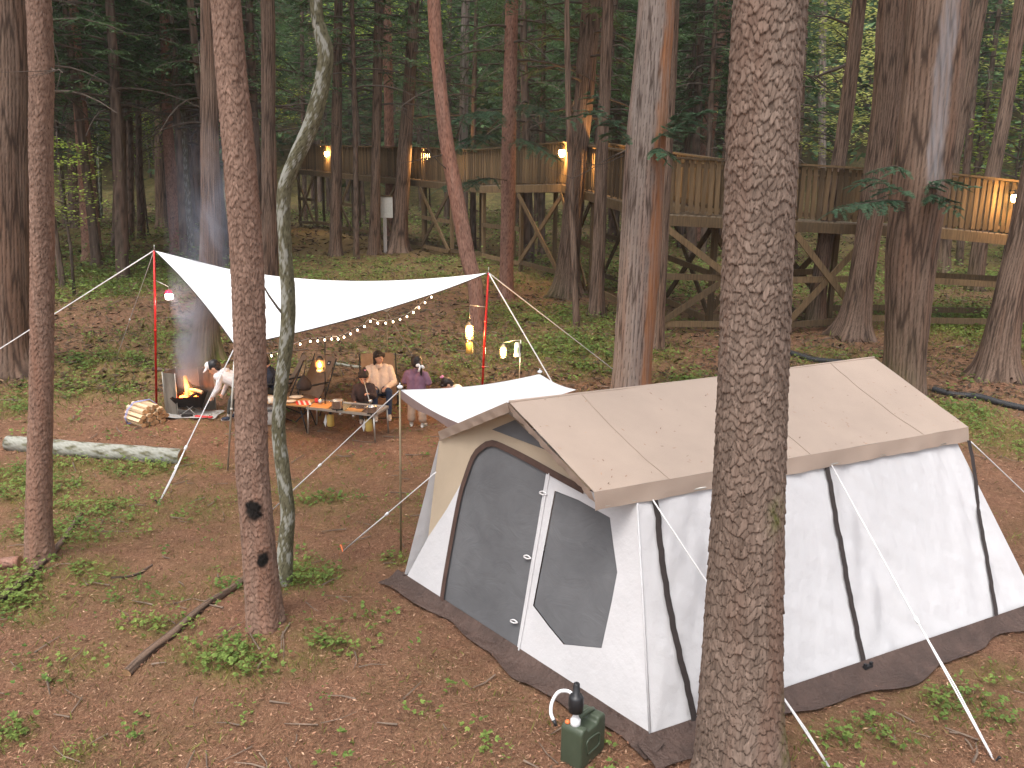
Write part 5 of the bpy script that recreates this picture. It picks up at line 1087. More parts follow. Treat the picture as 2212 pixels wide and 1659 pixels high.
# ------------------------------------------------------------------ lanterns
M['mantle_glow'] = glow('lantern_mantle', (1.0, .70, .30), 40); M['flame_glow'] = glow('oil_flame', (1.0, .42, .07), 14); M['led_glow'] = glow('led_lantern', (1.0, .90, .84), 6)
def glassm():
    m, nt, b = new_mat('amber_glass'); b.inputs['Base Color'].default_value = (1, .55, .25, 1); b.inputs['Roughness'].default_value = .1; b.inputs['Alpha'].default_value = .25
    b.inputs['Emission Color'].default_value = (1, .35, .08, 1); b.inputs['Emission Strength'].default_value = .9; m.cycles.emission_sampling = 'NONE'; return m
M['glass'] = glassm()
def led_lantern():
    c = VY(365, 637, PA[1] - .02); t = thing('led_lantern', 'small red-topped glowing lantern hanging by the left red pole', 'lantern', c)
    mb = MB(); mb.lathe([(.050, -.075), (.060, -.06), (.060, .01), (.055, .02)], (0, 0, 0), 16); mb.build('glowing_body', M['led_glow'], t, True)
    mb = MB(); mb.lathe([(.060, .018), (.064, .03), (.05, .075), (.02, .085)], (0, 0, 0), 16); mb.build('red_cap', M['red_plastic'], t, True)
    a = VY(336, 606, PA[1]) - c; k = np.array([0, 0, .14]); mb = MB(); mb.tube([a, k], .006, 6); mb.tube([k, (0, 0, .085)], .003, 5); mb.build('hook', M['alu'], t, True); point(t, (0, -.1, -.03), 5, (1, .85, .75), .05)
led_lantern()
def gas_lantern(name, label, c, cans=True, scale=1.0, en=22):
    t = thing(name, label, 'lantern', c); s = scale
    mb = MB(); mb.lathe([(.050 * s, -.10 * s), (.052 * s, .09 * s)], (0, 0, 0), 18); mb.build('globe_glass', M['glass'], t, True)
    mb = MB(); mb.lathe([(.004, -.085 * s), (.043 * s, -.06 * s), (.046 * s, .04 * s), (.02 * s, .082 * s)], (0, 0, 0), 14); mb.build('mantle', M['mantle_glow'], t, True)
    mb = MB(); mb.lathe([(.056 * s, .09 * s), (.056 * s, .10 * s), (.045 * s, .115 * s), (.03 * s, .135 * s), (.03 * s, .15 * s), (.008, .155 * s)], (0, 0, 0), 18); mb.lathe([(.056 * s, -.115 * s), (.056 * s, -.10 * s)], (0, 0, 0), 18)
    for k in range(8): q = k * PI / 4; mb.tube([(.056 * s * math.cos(q), .056 * s * math.sin(q), -.11 * s), (.056 * s * math.cos(q), .056 * s * math.sin(q), .1 * s)], .0025, 4)
    mb.build('cage', M['scorched'], t, True)
    if cans:
        mb = MB(); mb.lathe([(.02, -.15 * s), (.018, -.115 * s)], (0, 0, 0), 12); mb.ell((-.03, -.04, -.14 * s), (.014, .014, .014)); mb.build('valve', M['alu'], t, True)
        mb = MB(); mb.lathe([(.046 * s, -.33 * s), (.054 * s, -.32 * s), (.054 * s, -.19 * s), (.045 * s, -.165 * s), (.02 * s, -.15 * s)], (0, 0, 0), 18); mb.build('gas_canister', M['yellow'], t, True)
    point(t, (0, -.12 * s, 0), en, (1, .55, .2), .05); return t
_c = VY(1014, 716, PB[1] + .02); _t = gas_lantern('gas_lantern', 'tall gas lantern with yellow canister hung from the right red pole', _c, True, 1.12, 24)
_a = VY(1049, 663, PB[1]) - _c; _k = VY(1015, 659, PB[1] + .02) - _c
mb = MB(); mb.tube([_a, _k], .007, 6); mb.tube([_k, (0, 0, .17)], .0025, 5); mb.build('hanger', M['alu'], _t, True)
_g = G(1120, 868); _p = VY(1125, 735, _g[1]); _c = VY(1087, 760, _g[1])
_t = thing('lantern_stand', 'thin lantern stand with a white and green bag hanging from its arm', 'stand', _g); mb = MB(); mb.tube([(0, 0, -.05), _p - _g], .010, 8); mb.build('shaft', M['alu'], _t, True)
mb = MB(); mb.tube([_p - _g, VY(1108, 736, _g[1]) - _g, VY(1088, 740, _g[1]) - _g], .007, 6); mb.build('arm', M['alu'], _t, True)
_t2 = gas_lantern('gas_lantern', 'round glowing lantern hung from the thin lantern stand', _c, False, .95, 24); mb = MB(); mb.tube([VY(1088, 740, _g[1]) - _c, (0, 0, .145)], .003, 5); mb.build('hanger', M['alu'], _t2, True)
_b = VY(1117, 768, _g[1] - .04); _t = thing('hanging_bag', 'white bag with green print on the lantern stand', 'bag', _b)
V = np.array([[(x * (.75 + .35 * (1 - k)), .028 * math.cos(a) * (1 - .3 * k) , -.02 + .25 * k) for a, x in [(q, .05 * math.sin(q)) for q in np.linspace(0, 2 * PI, 17)[:-1]]] for k in np.linspace(0, 1, 8)])
mb = MB(); mb.grid(V, 0, True); mb.build('pouch', M['white_plastic'], _t, True); M['green_print'] = simple('green_print', (.16, .36, .08), .7, .1, 9)
mb = MB(); mb.ell((.012, -.031, .10), (.014, .004, .055), 12, 8); mb.build('print_patch', M['green_print'], _t, True); mb = MB(); mb.raw([(.055, .01, .22), (.10, .03, .16), (.06, .03, .04), (.05, .01, .04)], [(0, 1, 2, 3)]); mb.build('dark_flap', M['strap'], _t)
# ------------------------------------------------------------------ fire pit
FP = G(412, 897)
def fire():
    t = thing('fire_pit', 'black folding fire bowl with burning logs behind a scorched windscreen', 'fire pit', FP); s = 1.0
    mb = MB(); n = 5; top = []; r = .25
    # V-shaped trough made of two plates with end gussets
    mb.raw([(-.24, -.20, .335), (.24, -.20, .375), (.20, .0, .13), (-.18, 0, .13), (-.24, .20, .335), (.24, .20, .375)], [(0, 1, 2, 3), (3, 2, 5, 4), (0, 3, 4), (1, 5, 2)]); mb.build('bowl', M['charcoal'], t)
    mb = MB()
    for x0, x1 in ((-.17, .19), (.19, -.17)):
        for y in (-.15, .15): mb.tube([(x0, y, 0), (x1 * .9, -y * .2, .24)], .006, 5)
    mb.build('leg_frame', M['alu'], t, True)
    M['ember'] = glow('glowing_embers', (1.0, .18, .03), 7)
    rg = np.random.default_rng(2); mb = MB()
    for k in range(16): mb.ell((rg.uniform(-.13, .15), rg.uniform(-.10, .10), .29 + rg.uniform(0, .05)), rg.uniform(.015, .035, 3), 7, 5)
    mb.build('embers', M['ember'], t)
    logs = [((-.02, -.02, .29), (-.06, .03, .66), .040), ((.16, .0, .34), (-.08, .04, .62), .022), ((.24, -.04, .40), (-.02, .02, .44), .030), ((-.18, .05, .36), (.10, .06, .45), .035), ((.05, -.1, .34), (.22, .08, .42), .025), ((.30, .02, .40), (.04, .05, .50), .018)]
    for i, (a, b, r) in enumerate(logs):
        mb = MB(); mb.tube(np.array([a, (np.array(a) + b) / 2 + .008, b]), [r, r * 1.05, r * .8], 6); mb.build('burning_log', M['split_wood'] if i in (0, 2) else M['charcoal'], t)
    M['flame'] = glow('flame', (1.0, .36, .06), 2.2)
    for i, (x, y, h, w) in enumerate(((-.08, .05, .06, .02), (.03, .05, .09, .022), (.09, -.02, .06, .02))):
        mb = MB(); k = np.linspace(0, 1, 9); P = np.stack([x + .03 * np.sin(k * 4 + i), y + .02 * np.cos(k * 3 + i), .32 + h * k], -1); mb.tube(P, w * np.sin(PI * (.12 + .88 * k)) ** .8 * (1 - .45 * k) + .001, 8); mb.build('flame', M['flame'], t, True)
    point(t, (0, -.05, .50), 7, (1, .38, .1), .12, 'fire_light')
    # windscreen: four hinged plates standing round the back
    w = thing('windscreen', 'scorched metal folding windscreen behind the fire', 'windscreen', FP); pts = [G(357, 906), G(392, 912), FP + [-.15, .34, 0], FP + [.12, .36, 0], FP + [.36, .26, 0]]
    g0 = [np.array(p) - FP for p in pts]
    g0 = [np.array([-.42, .02, 0]), np.array([-.165, -.10, 0]), np.array([-.32, .34, 0]), np.array([.02, .40, 0]), np.array([.32, .30, 0])]
    for a, b, h0 in ((g0[0], g0[1], .72), (g0[0] + [.01, .02, 0], g0[2], .72), (g0[2], g0[3], .70), (g0[3], g0[4], .70)):
        a = np.array(a); b = np.array(b); d = nrm(b - a); L = np.linalg.norm(b - a); nn = np.array([-d[1], d[0], 0]); uu = np.linspace(0, 1, 9)[:, None, None]; vv = np.linspace(0, 1, 6)[None, :, None]
        V = a + (b - a) * (.01 + .98 * uu) + np.array([0, 0, h0]) * vv + nn * .006 * np.sin(uu * 9 + vv * 3); zc = V[..., 2]; mb = MB(); mb.grid(V); V2 = V + nn * .003; mb.grid(V2[:, ::-1]); mb.build('plate', M['scorched'], w, True)
    for q in g0: mb = MB(); mb.tube([q + [0, 0, -.05], q + [0, 0, .73]], .005, 5); mb.build('hinge_rod', M['alu'], w, True)
    m = thing('fire_mat', 'grey fireproof sheet lying under the fire bowl', 'mat', FP)
    V = np.zeros((14, 10, 3)); rg = np.random.default_rng(8)
    for i in range(14):
        for j in range(10):
            x = -.38 + .86 * i / 13; y = -.28 + .52 * j / 9; V[i, j] = (x + .015 * math.sin(j), y + .02 * math.sin(i * 1.3), float(gz(FP[0] + x, FP[1] + y)) - FP[2] + .030 + .006 * math.sin(i * .9 + j))
    mb = MB(); mb.grid(V); mb.build('sheet', M['ash_sheet'], m, True)
    mb = MB(); mb.box((.02, -.20, .055), (.17, .05, .035), rotz(.15)); mb.build('charred_stick', M['charcoal'], m); mb = MB(); mb.box((.30, -.23, .045), (.30, .05, .02), rotz(-.2)); mb.build('red_edge', M['red_cloth'], m)
fire()
def firewood():
    g = G(318, 913); t = thing('firewood_bundle', 'bundle of split pale firewood tied with blue band beside the fire', 'firewood', g, math.radians(-38)); t.scale = (1.3, 1.12, 1.05); rg = np.random.default_rng(4)
    rows = [(6, .04), (7, .105), (6, .17), (5, .23), (3, .28)]
    for k, (n, z) in enumerate(rows):
        for i in range(n):
            y = (i - (n - 1) / 2) * .066 + rg.normal(0, .006); r = rg.uniform(.030, .040); L = .36 + rg.normal(0, .012); a0 = rg.uniform(0, 6); m = int(rg.integers(4, 7)); x0 = rg.normal(0, .012)
            pr = [(r * rg.uniform(.8, 1.15) * math.cos(a0 + 2 * PI * q / m), r * rg.uniform(.8, 1.15) * math.sin(a0 + 2 * PI * q / m)) for q in range(m)]
            v = [(x0 - L / 2, y + p, z + q) for p, q in pr] + [(x0 + L / 2, y + p, z + q) for p, q in pr]; mb = MB(); mb.raw(v, [tuple(range(m))[::-1], tuple(range(m, 2 * m))] , 1); mb.raw(v, [(q, (q + 1) % m, m + (q + 1) % m, m + q) for q in range(m)], 0); mb.build('split_log', [M['split_wood'], M['end_grain']], t)
    M['blue_band'] = simple('blue_band', (.25, .30, .62), .5, .1, 9)
    prof = [(-.235, .02), (.235, .02), (.26, .12), (.215, .23), (.12, .325), (-.12, .325), (-.215, .23), (-.26, .12), (-.235, .02)]
    for x in (-.10, -.075): mb = MB(); mb.tube(np.array([(x, y, z) for y, z in prof]), .005, 5); mb.build('band', M['blue_band'], t, True)
firewood()
# smoke drifting up from the fire
def smoke():
    bm = bmesh.new(); n = 14; rings = []; H = 4.6
    for i in range(n):
        k = i / (n - 1); r = .31 + .80 * k; c = (FP[0] - .05 + .75 * k ** 1.2 + .12 * math.sin(k * 5), FP[1] + .12 + .55 * k, FP[2] + .45 + H * k)
        rings.append([bm.verts.new((c[0] + r * math.cos(a), c[1] + .7 * r * math.sin(a), c[2])) for a in np.linspace(0, 2 * PI, 17)[:-1]])
    for i in range(n - 1):
        for j in range(16): bm.faces.new((rings[i][j], rings[i][(j + 1) % 16], rings[i + 1][(j + 1) % 16], rings[i + 1][j]))
    bm.faces.new(rings[0][::-1]); bm.faces.new(rings[-1]); me = bpy.data.meshes.new('smoke'); bm.to_mesh(me); bm.free()
    m = bpy.data.materials.new('wood_smoke'); m.use_nodes = True; nt = m.node_tree; nt.nodes.remove(nt.nodes['Principled BSDF']); v = nd(nt, 'ShaderNodeVolumePrincipled'); v.inputs['Color'].default_value = (.72, .76, .92, 1); v.inputs['Anisotropy'].default_value = .2
    nn = noise(nt, 1.7, 4, (1, 1, .55), 'Object', .6, 1.0); r = ramp(nt, nn, [(.40, (0, 0, 0)), (.72, (1, 1, 1))])
    # thins out towards the plume's edge and with height
    tc = nd(nt, 'ShaderNodeTexCoord'); sx = nd(nt, 'ShaderNodeSeparateXYZ'); nt.links.new(tc.outputs['Object'], sx.inputs[0])
    def mth(op, a, b=0.0, c=0.0, clamp=False):
        n_ = nd(nt, 'ShaderNodeMath', operation=op); n_.use_clamp = clamp
        for q_, v_ in zip(n_.inputs, (a, b, c)):
            if hasattr(v_, 'links'): nt.links.new(v_, q_)
            else: q_.default_value = v_
        return n_.outputs[0]
    hk = mth('DIVIDE', mth('SUBTRACT', sx.outputs[2], FP[2] + .45), H); hk = mth('MAXIMUM', hk, 0.001); cx = mth('MULTIPLY_ADD', mth('POWER', hk, 1.2), .75, FP[0] - .05); cyy = mth('MULTIPLY_ADD', hk, .55, FP[1] + .12); rr = mth('MULTIPLY_ADD', hk, .80, .30)
    dx = mth('DIVIDE', mth('SUBTRACT', sx.outputs[0], cx), rr); dy = mth('DIVIDE', mth('SUBTRACT', sx.outputs[1], cyy), mth('MULTIPLY', rr, .7)); rad = mth('SQRT', mth('ADD', mth('MULTIPLY', dx, dx), mth('MULTIPLY', dy, dy)))
    fall = mth('MULTIPLY', mth('SUBTRACT', 1.0, rad, 0, True), mth('SUBTRACT', 1.0, hk, 0, True)); fall = mth('POWER', fall, 1.7); den = mth('MULTIPLY', mth('MULTIPLY', r, fall), 15.0); nt.links.new(den, v.inputs['Density'])
    nt.links.new(v.outputs[0], nt.nodes['Material Output'].inputs['Volume']); me.materials.append(m); tag(add('smoke', me), 'bluish wood smoke rising from the fire pit', 'smoke', None, 'stuff')
smoke()
# ------------------------------------------------------------------ tables
def legs(t, rows, h, r=.012, mat='alu'):
    for x, y, x2, y2 in rows: mb = MB(); mb.tube([(x2, y2, 0.0), (x, y, h)], r, 8); mb.build('leg', M[mat], t, True)
def on_z(px, py, z): d = ray(px, py); return _eye + d * ((z - CAM_H) / d[2])
TZ = .42 + float(gz(G(735, 930)[0], G(735, 930)[1]))
c1, c2, c3, c4 = [on_z(*q, TZ) for q in ((663, 881), (809, 897), (838, 879), (682, 864))]
def kitchen_table():
    o = (c1 + c2 + c3 + c4) / 4; gg = float(gz(o[0], o[1])); t = thing('camp_table', 'low steel-edged camp kitchen table with pots and a chopping board on it', 'table', (o[0], o[1], gg)); h = TZ - gg; C = [np.array(p) - [o[0], o[1], gg] for p in (c1, c2, c3, c4)]
    ux = nrm(C[1] - C[0]); 
    for i in range(4): mb = MB(); mb.bar(C[i], C[(i + 1) % 4], .03, .035); mb.build('frame_rail', M['alu'], t)
    def inset(k0, k1, mat, nm):
        P = [C[0] + (C[1] - C[0]) * k0, C[0] + (C[1] - C[0]) * k1, C[3] + (C[2] - C[3]) * k1, C[3] + (C[2] - C[3]) * k0]; c = sum(P) / 4; P = [c + (p - c) * .95 for p in P]; mb = MB(); v = [p + [0, 0, .008] for p in P] + [p - [0, 0, .010] for p in P]
        mb.raw(v, [(0, 1, 2, 3), (7, 6, 5, 4), (0, 4, 5, 1), (1, 5, 6, 2), (2, 6, 7, 3), (3, 7, 4, 0)]); mb.build(nm, M[mat], t)
    inset(.01, .30, 'bamboo', 'wood_inset'); inset(.31, .55, 'steel', 'burner_unit'); inset(.56, .78, 'steel', 'steel_inset'); inset(.79, .99, 'steel', 'burner_unit')
    for i, c in enumerate(C):
        mb = MB(); q = c * .97; e = np.array([o[0] + c[0] * 1.0, o[1] + c[1] * 1.0]); mb.tube([(c[0] * 1.0, c[1] * 1.0, float(gz(*e)) - gg - .01), (q[0], q[1], h - .01)], .013, 8); mb.build('leg', M['alu'], t, True)
    return t, o
KT, KO = kitchen_table()
def pot(label, px, py, r, h, ladle=False):
    c = on_z(px, py, TZ + .055); t = thing('cooking_pot', label, 'pot', (c[0], c[1], TZ + .012))
    mb = MB(); mb.lathe([(r * .94, .03), (r, .045), (r, .03 + h), (r * 1.05, .035 + h), (r * 1.05, .042 + h), (r * .97, .040 + h), (r * .96, .05 + h * .55), (.001, .05 + h * .55)], (0, 0, 0), 26); mb.build('vessel', M['steel'], t, True)
    mb = MB()
    for a in np.arange(4) * PI / 2: mb.bar((0, 0, .015), (r * .95 * math.cos(a), r * .95 * math.sin(a), .015), .012, .028)
    mb.build('trivet', M['black'], t)
    mb = MB()
    for s in (-1, 1): mb.tube([(s * r, -.03, .02 + h), (s * (r + .03), -.03, .025 + h), (s * (r + .03), .03, .025 + h), (s * r, .03, .02 + h)], .005, 6)
    mb.build('handle', M['steel'], t, True)
    if ladle:
        l = thing('ladle', 'metal ladle standing in the right-hand pot held by the toddler', 'ladle', (c[0], c[1], TZ + .1)); mb = MB(); mb.tube([(-.01, -.02, .03), (-.03, -.03, .15), (-.12, .10, .40)], .006, 6); mb.build('handle', M['alu'], l, True); mb = MB(); mb.ell((-.01, -.02, .12), (.035, .035, .028), 12, 8); mb.build('scoop', M['steel'], l, True)
pot('larger steel pot in the middle of the camp kitchen table', 729, 880, .085, .115); pot('steel pot with a ladle at the right end of the table', 803, 889, .072, .085, True)
c = on_z(766, 884, TZ + .03); t = thing('chopping_board', 'wooden chopping board between the two pots', 'board', (c[0], c[1], TZ + .02), -.12); mb = MB(); mb.box((0, 0, 0), (.26, .17, .018), bev=.006); mb.build('board', M['bamboo'], t); mb = MB(); mb.raw([(.0, .02, .013), (.14, .05, .013), (.13, .10, .013), (.02, .08, .013)], [(0, 1, 2, 3)]); mb.build('knife_blade', M['steel'], t)
for k, (px, py, r, h, lb, mt) in enumerate(((692, 871, .035, .07, 'small steel cup behind the lantern pole on the table', 'steel'), (684, 868, .03, .06, 'small reddish jar at the left end of the steel table', 'red_cloth'))):
    c = on_z(px, py, TZ + .02); t = thing('cup', lb, 'cup', (c[0], c[1], TZ + .012)); mb = MB(); mb.lathe([(r * .9, 0), (r, .01), (r, h), (r * .9, h), (r * .85, h * .3), (.001, h * .28)], (0, 0, 0), 18); mb.build('body', M[mt], t, True)
    mb = MB(); mb.tube([(r, 0, h * .25), (r + .02, 0, h * .3), (r + .02, 0, h * .7), (r, 0, h * .75)], .004, 5); mb.build('handle', M[mt], t, True)
def hung(label, px, py):
    p = on_z(px, py, TZ - .22); p = VY(px, py, p[1]); t = thing('gas_can', label, 'gas can', p); mb = MB(); mb.lathe([(.05, -.09), (.056, -.08), (.056, .06), (.048, .085), (.02, .10)], (0, 0, 0), 20); mb.build('can', M['yellow'], t, True); mb = MB(); mb.lathe([(.022, .10), (.024, .12), (.016, .15)], (0, 0, 0), 12); mb.build('valve', M['black'], t, True)
    mb = MB(); mb.tube([(0, 0, .14), (0, .01, .20)], .008, 6); mb.build('hose', M['black'], t, True); mb = MB(); mb.raw([(-.06, -.02, .11), (-.10, -.04, -.02), (-.075, -.03, -.10), (-.055, -.02, -.02)], [(0, 1, 2, 3)]); mb.build('paper_tag', M['white_plastic'], t)
hung('yellow gas can hanging under the left part of the steel table', 714, 908); hung('yellow gas can hanging under the right end of the steel table', 797, 918)
for k, (px, py) in enumerate(((736, 893), (764, 897))):
    p = on_z(px, py, TZ - .08); t = thing('hanging_cup', ('left', 'right')[k] + ' of two upturned steel cups hanging below the table edge', 'cup', p); mb = MB(); mb.lathe([(.034, -.03), (.036, -.028), (.030, .02), (.012, .03)], (0, 0, 0), 16); mb.build('body', M['steel'], t, True); mb = MB(); mb.tube([(0, 0, .03), (0, 0, .065)], .003, 5); mb.build('hook', M['alu'], t, True)
# lantern pole on the table with an oil lantern
_p = on_z(702, 872, TZ + .01); _t = thing('lantern_pole', 'thin black lantern pole clamped to the table edge', 'stand', (_p[0], _p[1], TZ)); _top = VY(702, 738, _p[1]); mb = MB(); mb.tube([(0, 0, -.05), (_top[0] - _p[0], 0, _top[2] - TZ)], .009, 8); mb.build('shaft', M['black'], _t, True)
_ar = VY(690, 755, _p[1]); mb = MB(); mb.tube([(.0, 0, _ar[2] - TZ), (-.07, 0, _ar[2] - TZ + .02), (_ar[0] - _p[0], 0, _ar[2] - TZ)], .005, 6); mb.build('arm', M['black'], _t, True)
_c = VY(691, 787, _p[1]); _t = thing('oil_lantern', 'dark oil lantern with an orange flame hung over the tables', 'lantern', _c)
mb = MB(); mb.lathe([(.05, -.135), (.062, -.13), (.062, -.085), (.03, -.075)], (0, 0, 0), 18); mb.build('fuel_tank', M['scorched'], _t, True); mb = MB(); mb.lathe([(.034, -.075), (.056, -.03), (.056, .02), (.036, .06)], (0, 0, 0), 18); mb.build('glass', M['glass'], _t, True)
mb = MB(); mb.lathe([(.002, -.05), (.022, -.03), (.024, .0), (.003, .045)], (0, 0, 0), 12); mb.build('flame', M['flame_glow'], _t, True); mb = MB(); mb.lathe([(.045, .06), (.048, .075), (.034, .10), (.034, .125), (.01, .135)], (0, 0, 0), 16)
for s in (-1, 1): mb.tube([(s * .05, 0, -.09), (s * .074, 0, -.03), (s * .074, 0, .06), (s * .035, 0, .10)], .006, 6)
mb.build('frame', M['black'], _t, True); mb = MB(); mb.tube(catmull(np.array([(-.07, 0, .05), (-.05, 0, .17), (0, 0, .235), (.05, 0, .17), (.07, 0, .05)]), 16), .003, 5); mb.build('bail', M['black'], _t, True); point(_t, (0, -.09, 0), 9, (1, .42, .12), .04)
# bamboo dining table
BZ = TZ + .01; b1, b2, b3, b4 = [on_z(*q, BZ) for q in ((548, 868), (662, 879), (682, 864), (566, 852))]
def dining():
    o = (b1 + b2 + b3 + b4) / 4; gg = float(gz(o[0], o[1])); t = thing('dining_table', 'orange bamboo camp table with plates and a red cloth', 'table', (o[0], o[1], gg)); C = [np.array(p) - [o[0], o[1], gg] for p in (b1, b2, b3, b4)]
    for k in range(5):
        e = .012; P = [C[0] + (C[3] - C[0]) * (k / 5 + e), C[1] + (C[2] - C[1]) * (k / 5 + e), C[1] + (C[2] - C[1]) * ((k + 1) / 5 - e), C[0] + (C[3] - C[0]) * ((k + 1) / 5 - e)]; v = [p + [0, 0, .01] for p in P] + [p - [0, 0, .012] for p in P]; mb = MB()
        mb.raw(v, [(0, 1, 2, 3), (7, 6, 5, 4), (0, 4, 5, 1), (1, 5, 6, 2), (2, 6, 7, 3), (3, 7, 4, 0)]); mb.build('plank', M['bamboo'], t)
    h = BZ - gg
    for i in range(4): c = C[i] * .93; e = C[(i + 1) % 4] * .85 if i % 2 == 0 else C[i - 1] * .85; f = C[i] * .98; mb = MB(); gq = float(gz(o[0] + f[0], o[1] + f[1])) - gg; mb.tube([(f[0], f[1], gq), (c[0] * .75, c[1] * .75, h - .02)], .010, 6); mb.build('leg', M['black'], t, True)
dining()
for k, (px, py, r, lb) in enumerate(((588, 860, .12, 'cream plate at the far left of the bamboo table'), (640, 859, .115, 'cream plate at the back right of the bamboo table'), (628, 868, .09, 'smaller cream plate at the front of the bamboo table'))):
    c = on_z(px, py, BZ + .02); t = thing('plate', lb, 'plate', (c[0], c[1], BZ + .012)); mb = MB(); mb.lathe([(r * .5, 0), (r * .62, .004), (r, .022), (r, .026), (r * .6, .010), (.001, .008)], (0, 0, 0), 26); mb.build('dish', M['ceramic'], t, True); mb = MB(); th = np.linspace(0, 2 * PI, 27); mb.tube(np.stack([r * np.cos(th), r * np.sin(th), np.full(27, .025)], -1), .0025, 5); mb.build('rim', M['black'], t, True)
c = on_z(585, 868, BZ + .03); t = thing('mug', 'cream enamel mug on the left of the bamboo table', 'mug', (c[0], c[1], BZ + .012)); mb = MB(); mb.lathe([(.038, 0), (.042, .005), (.042, .085), (.038, .085), (.037, .02), (.001, .018)], (0, 0, 0), 20); mb.build('body', M['ceramic'], t, True); mb = MB(); mb.tube([(.04, 0, .02), (.065, 0, .03), (.065, 0, .06), (.04, 0, .07)], .005, 6); mb.build('handle', M['ceramic'], t, True)
c = on_z(655, 870, BZ + .012); t = thing('table_cloth', 'red striped cloth at the right end of the bamboo table', 'cloth', (c[0], c[1], BZ + .0135)); mb = MB()
for k in range(6): mb.box((-.10 + .04 * k, 0, .0), (.03, .26, .004), rotz(.35), 0 if k % 2 == 0 else 1)
mb.build('striped_cloth', [M['red_cloth'], M['white_cloth']], t)
def cooler(label, px, py, w, h, dpt):
    g = G(px, py); t = thing('storage_box', label, 'box', g, .1); mb = MB(); mb.box((0, 0, h * .42), (w, dpt, h * .84), bev=.02); mb.build('tub', M['grey_bag'], t, True); mb = MB(); mb.box((0, 0, h * .93), (w * 1.05, dpt * 1.05, h * .14), bev=.012); mb.build('lid', M['grey_bag'], t, True); mb = MB(); mb.box((0, -dpt / 2 - .006, h * .80), (w * .9, .01, .015)); mb.build('strap', M['strap'], t)
cooler('pale storage box under the bamboo table', 580, 914, .34, .30, .28)
# ------------------------------------------------------------------ low camp chairs
def chair(label, g, ang):
    t = thing('camp_chair', label, 'chair', g, ang); W, s = .29, 1.0          # faces local -Y
    def fab(name, prof, w, sag):
        V = np.array([[(x * w, y + 0 * x, z - sag * (1 - x * x)) for x in np.linspace(-1, 1, 11)] for y, z in prof]); V2 = V + [0, .006, -.008]; mb = MB(); mb.grid(V); mb.grid(V2[:, ::-1]); mb.build(name, M['tan_fabric'], t, True)
    V = np.array([[(x * W * (1 - .05 * k), .16 + .36 * k + .05 * (1 - x * x), .30 + .62 * k) for x in np.linspace(-1, 1, 11)] for k in np.linspace(0, 1, 9)]); mb = MB(); mb.grid(V); mb.grid((V + [0, .01, .003])[:, ::-1]); mb.build('backrest', M['tan_fabric'], t, True)
    fab('seat', [(-.30, .40), (-.18, .37), (0, .33), (.16, .30)], W, .03)
    for sx in (-1, 1):
        x = sx * (W + .015)
        mb = MB(); mb.tube([(x, .14, .02), (x, .52, .93)], .011, 7); mb.tube([(x, .50, .0), (x, -.32, .42)], .011, 7); mb.tube([(x, -.34, .0), (x, .18, .34)], .011, 7); mb.build('side_frame', M['black'], t, True)
        mb = MB(); mb.tube([(x + sx * .02, -.28, .56), (x + sx * .02, .32, .56)], .016, 8); mb.tube([(x, -.25, .40), (x + sx * .02, -.25, .56)], .009, 6); mb.build('armrest', M['black'], t, True)
    for y, z in ((.50, .02), (-.34, .02)): mb = MB(); mb.tube([(-W - .015, y, z), (W + .015, y, z)], .009, 6); mb.build('stretcher', M['black'], t, True)
    return t
CH1 = chair('tan camp chair with the woman sitting in it', G(822, 894), math.radians(12))
CH2 = chair('empty tan camp chair with a dark net bag hanging at its side', G(652, 897), math.radians(-42))
mb = MB(); mb.box((.12, .497, .83), (.085, .004, .075), rotx(-.52)); mb.build('dark_badge', M['strap'], CH2); mb = MB(); mb.raw([(.095, .487, .818), (.145, .487, .818), (.12, .503, .846)], [(0, 1, 2)]); mb.build('badge_mark', M['white_plastic'], CH2)
CH3 = chair('tan camp chair mostly hidden beneath the man in navy', G(592, 890), math.radians(-75))
g = np.array(CH2.location); c = VY(657, 830, g[1] - .28); t = thing('net_bag', 'dark net bag hanging from the empty camp chair', 'bag', c); mb = MB(); mb.lathe([(.03, -.10), (.10, -.085), (.125, -.03), (.10, .05), (.05, .11), (.02, .15)], (0, 0, 0), 16); mb.build('pouch', M['strap'], t, True); mb = MB(); mb.tube([(0, 0, .14), (.03, .05, .32)], .008, 6); mb.build('cord', M['black'], t, True)
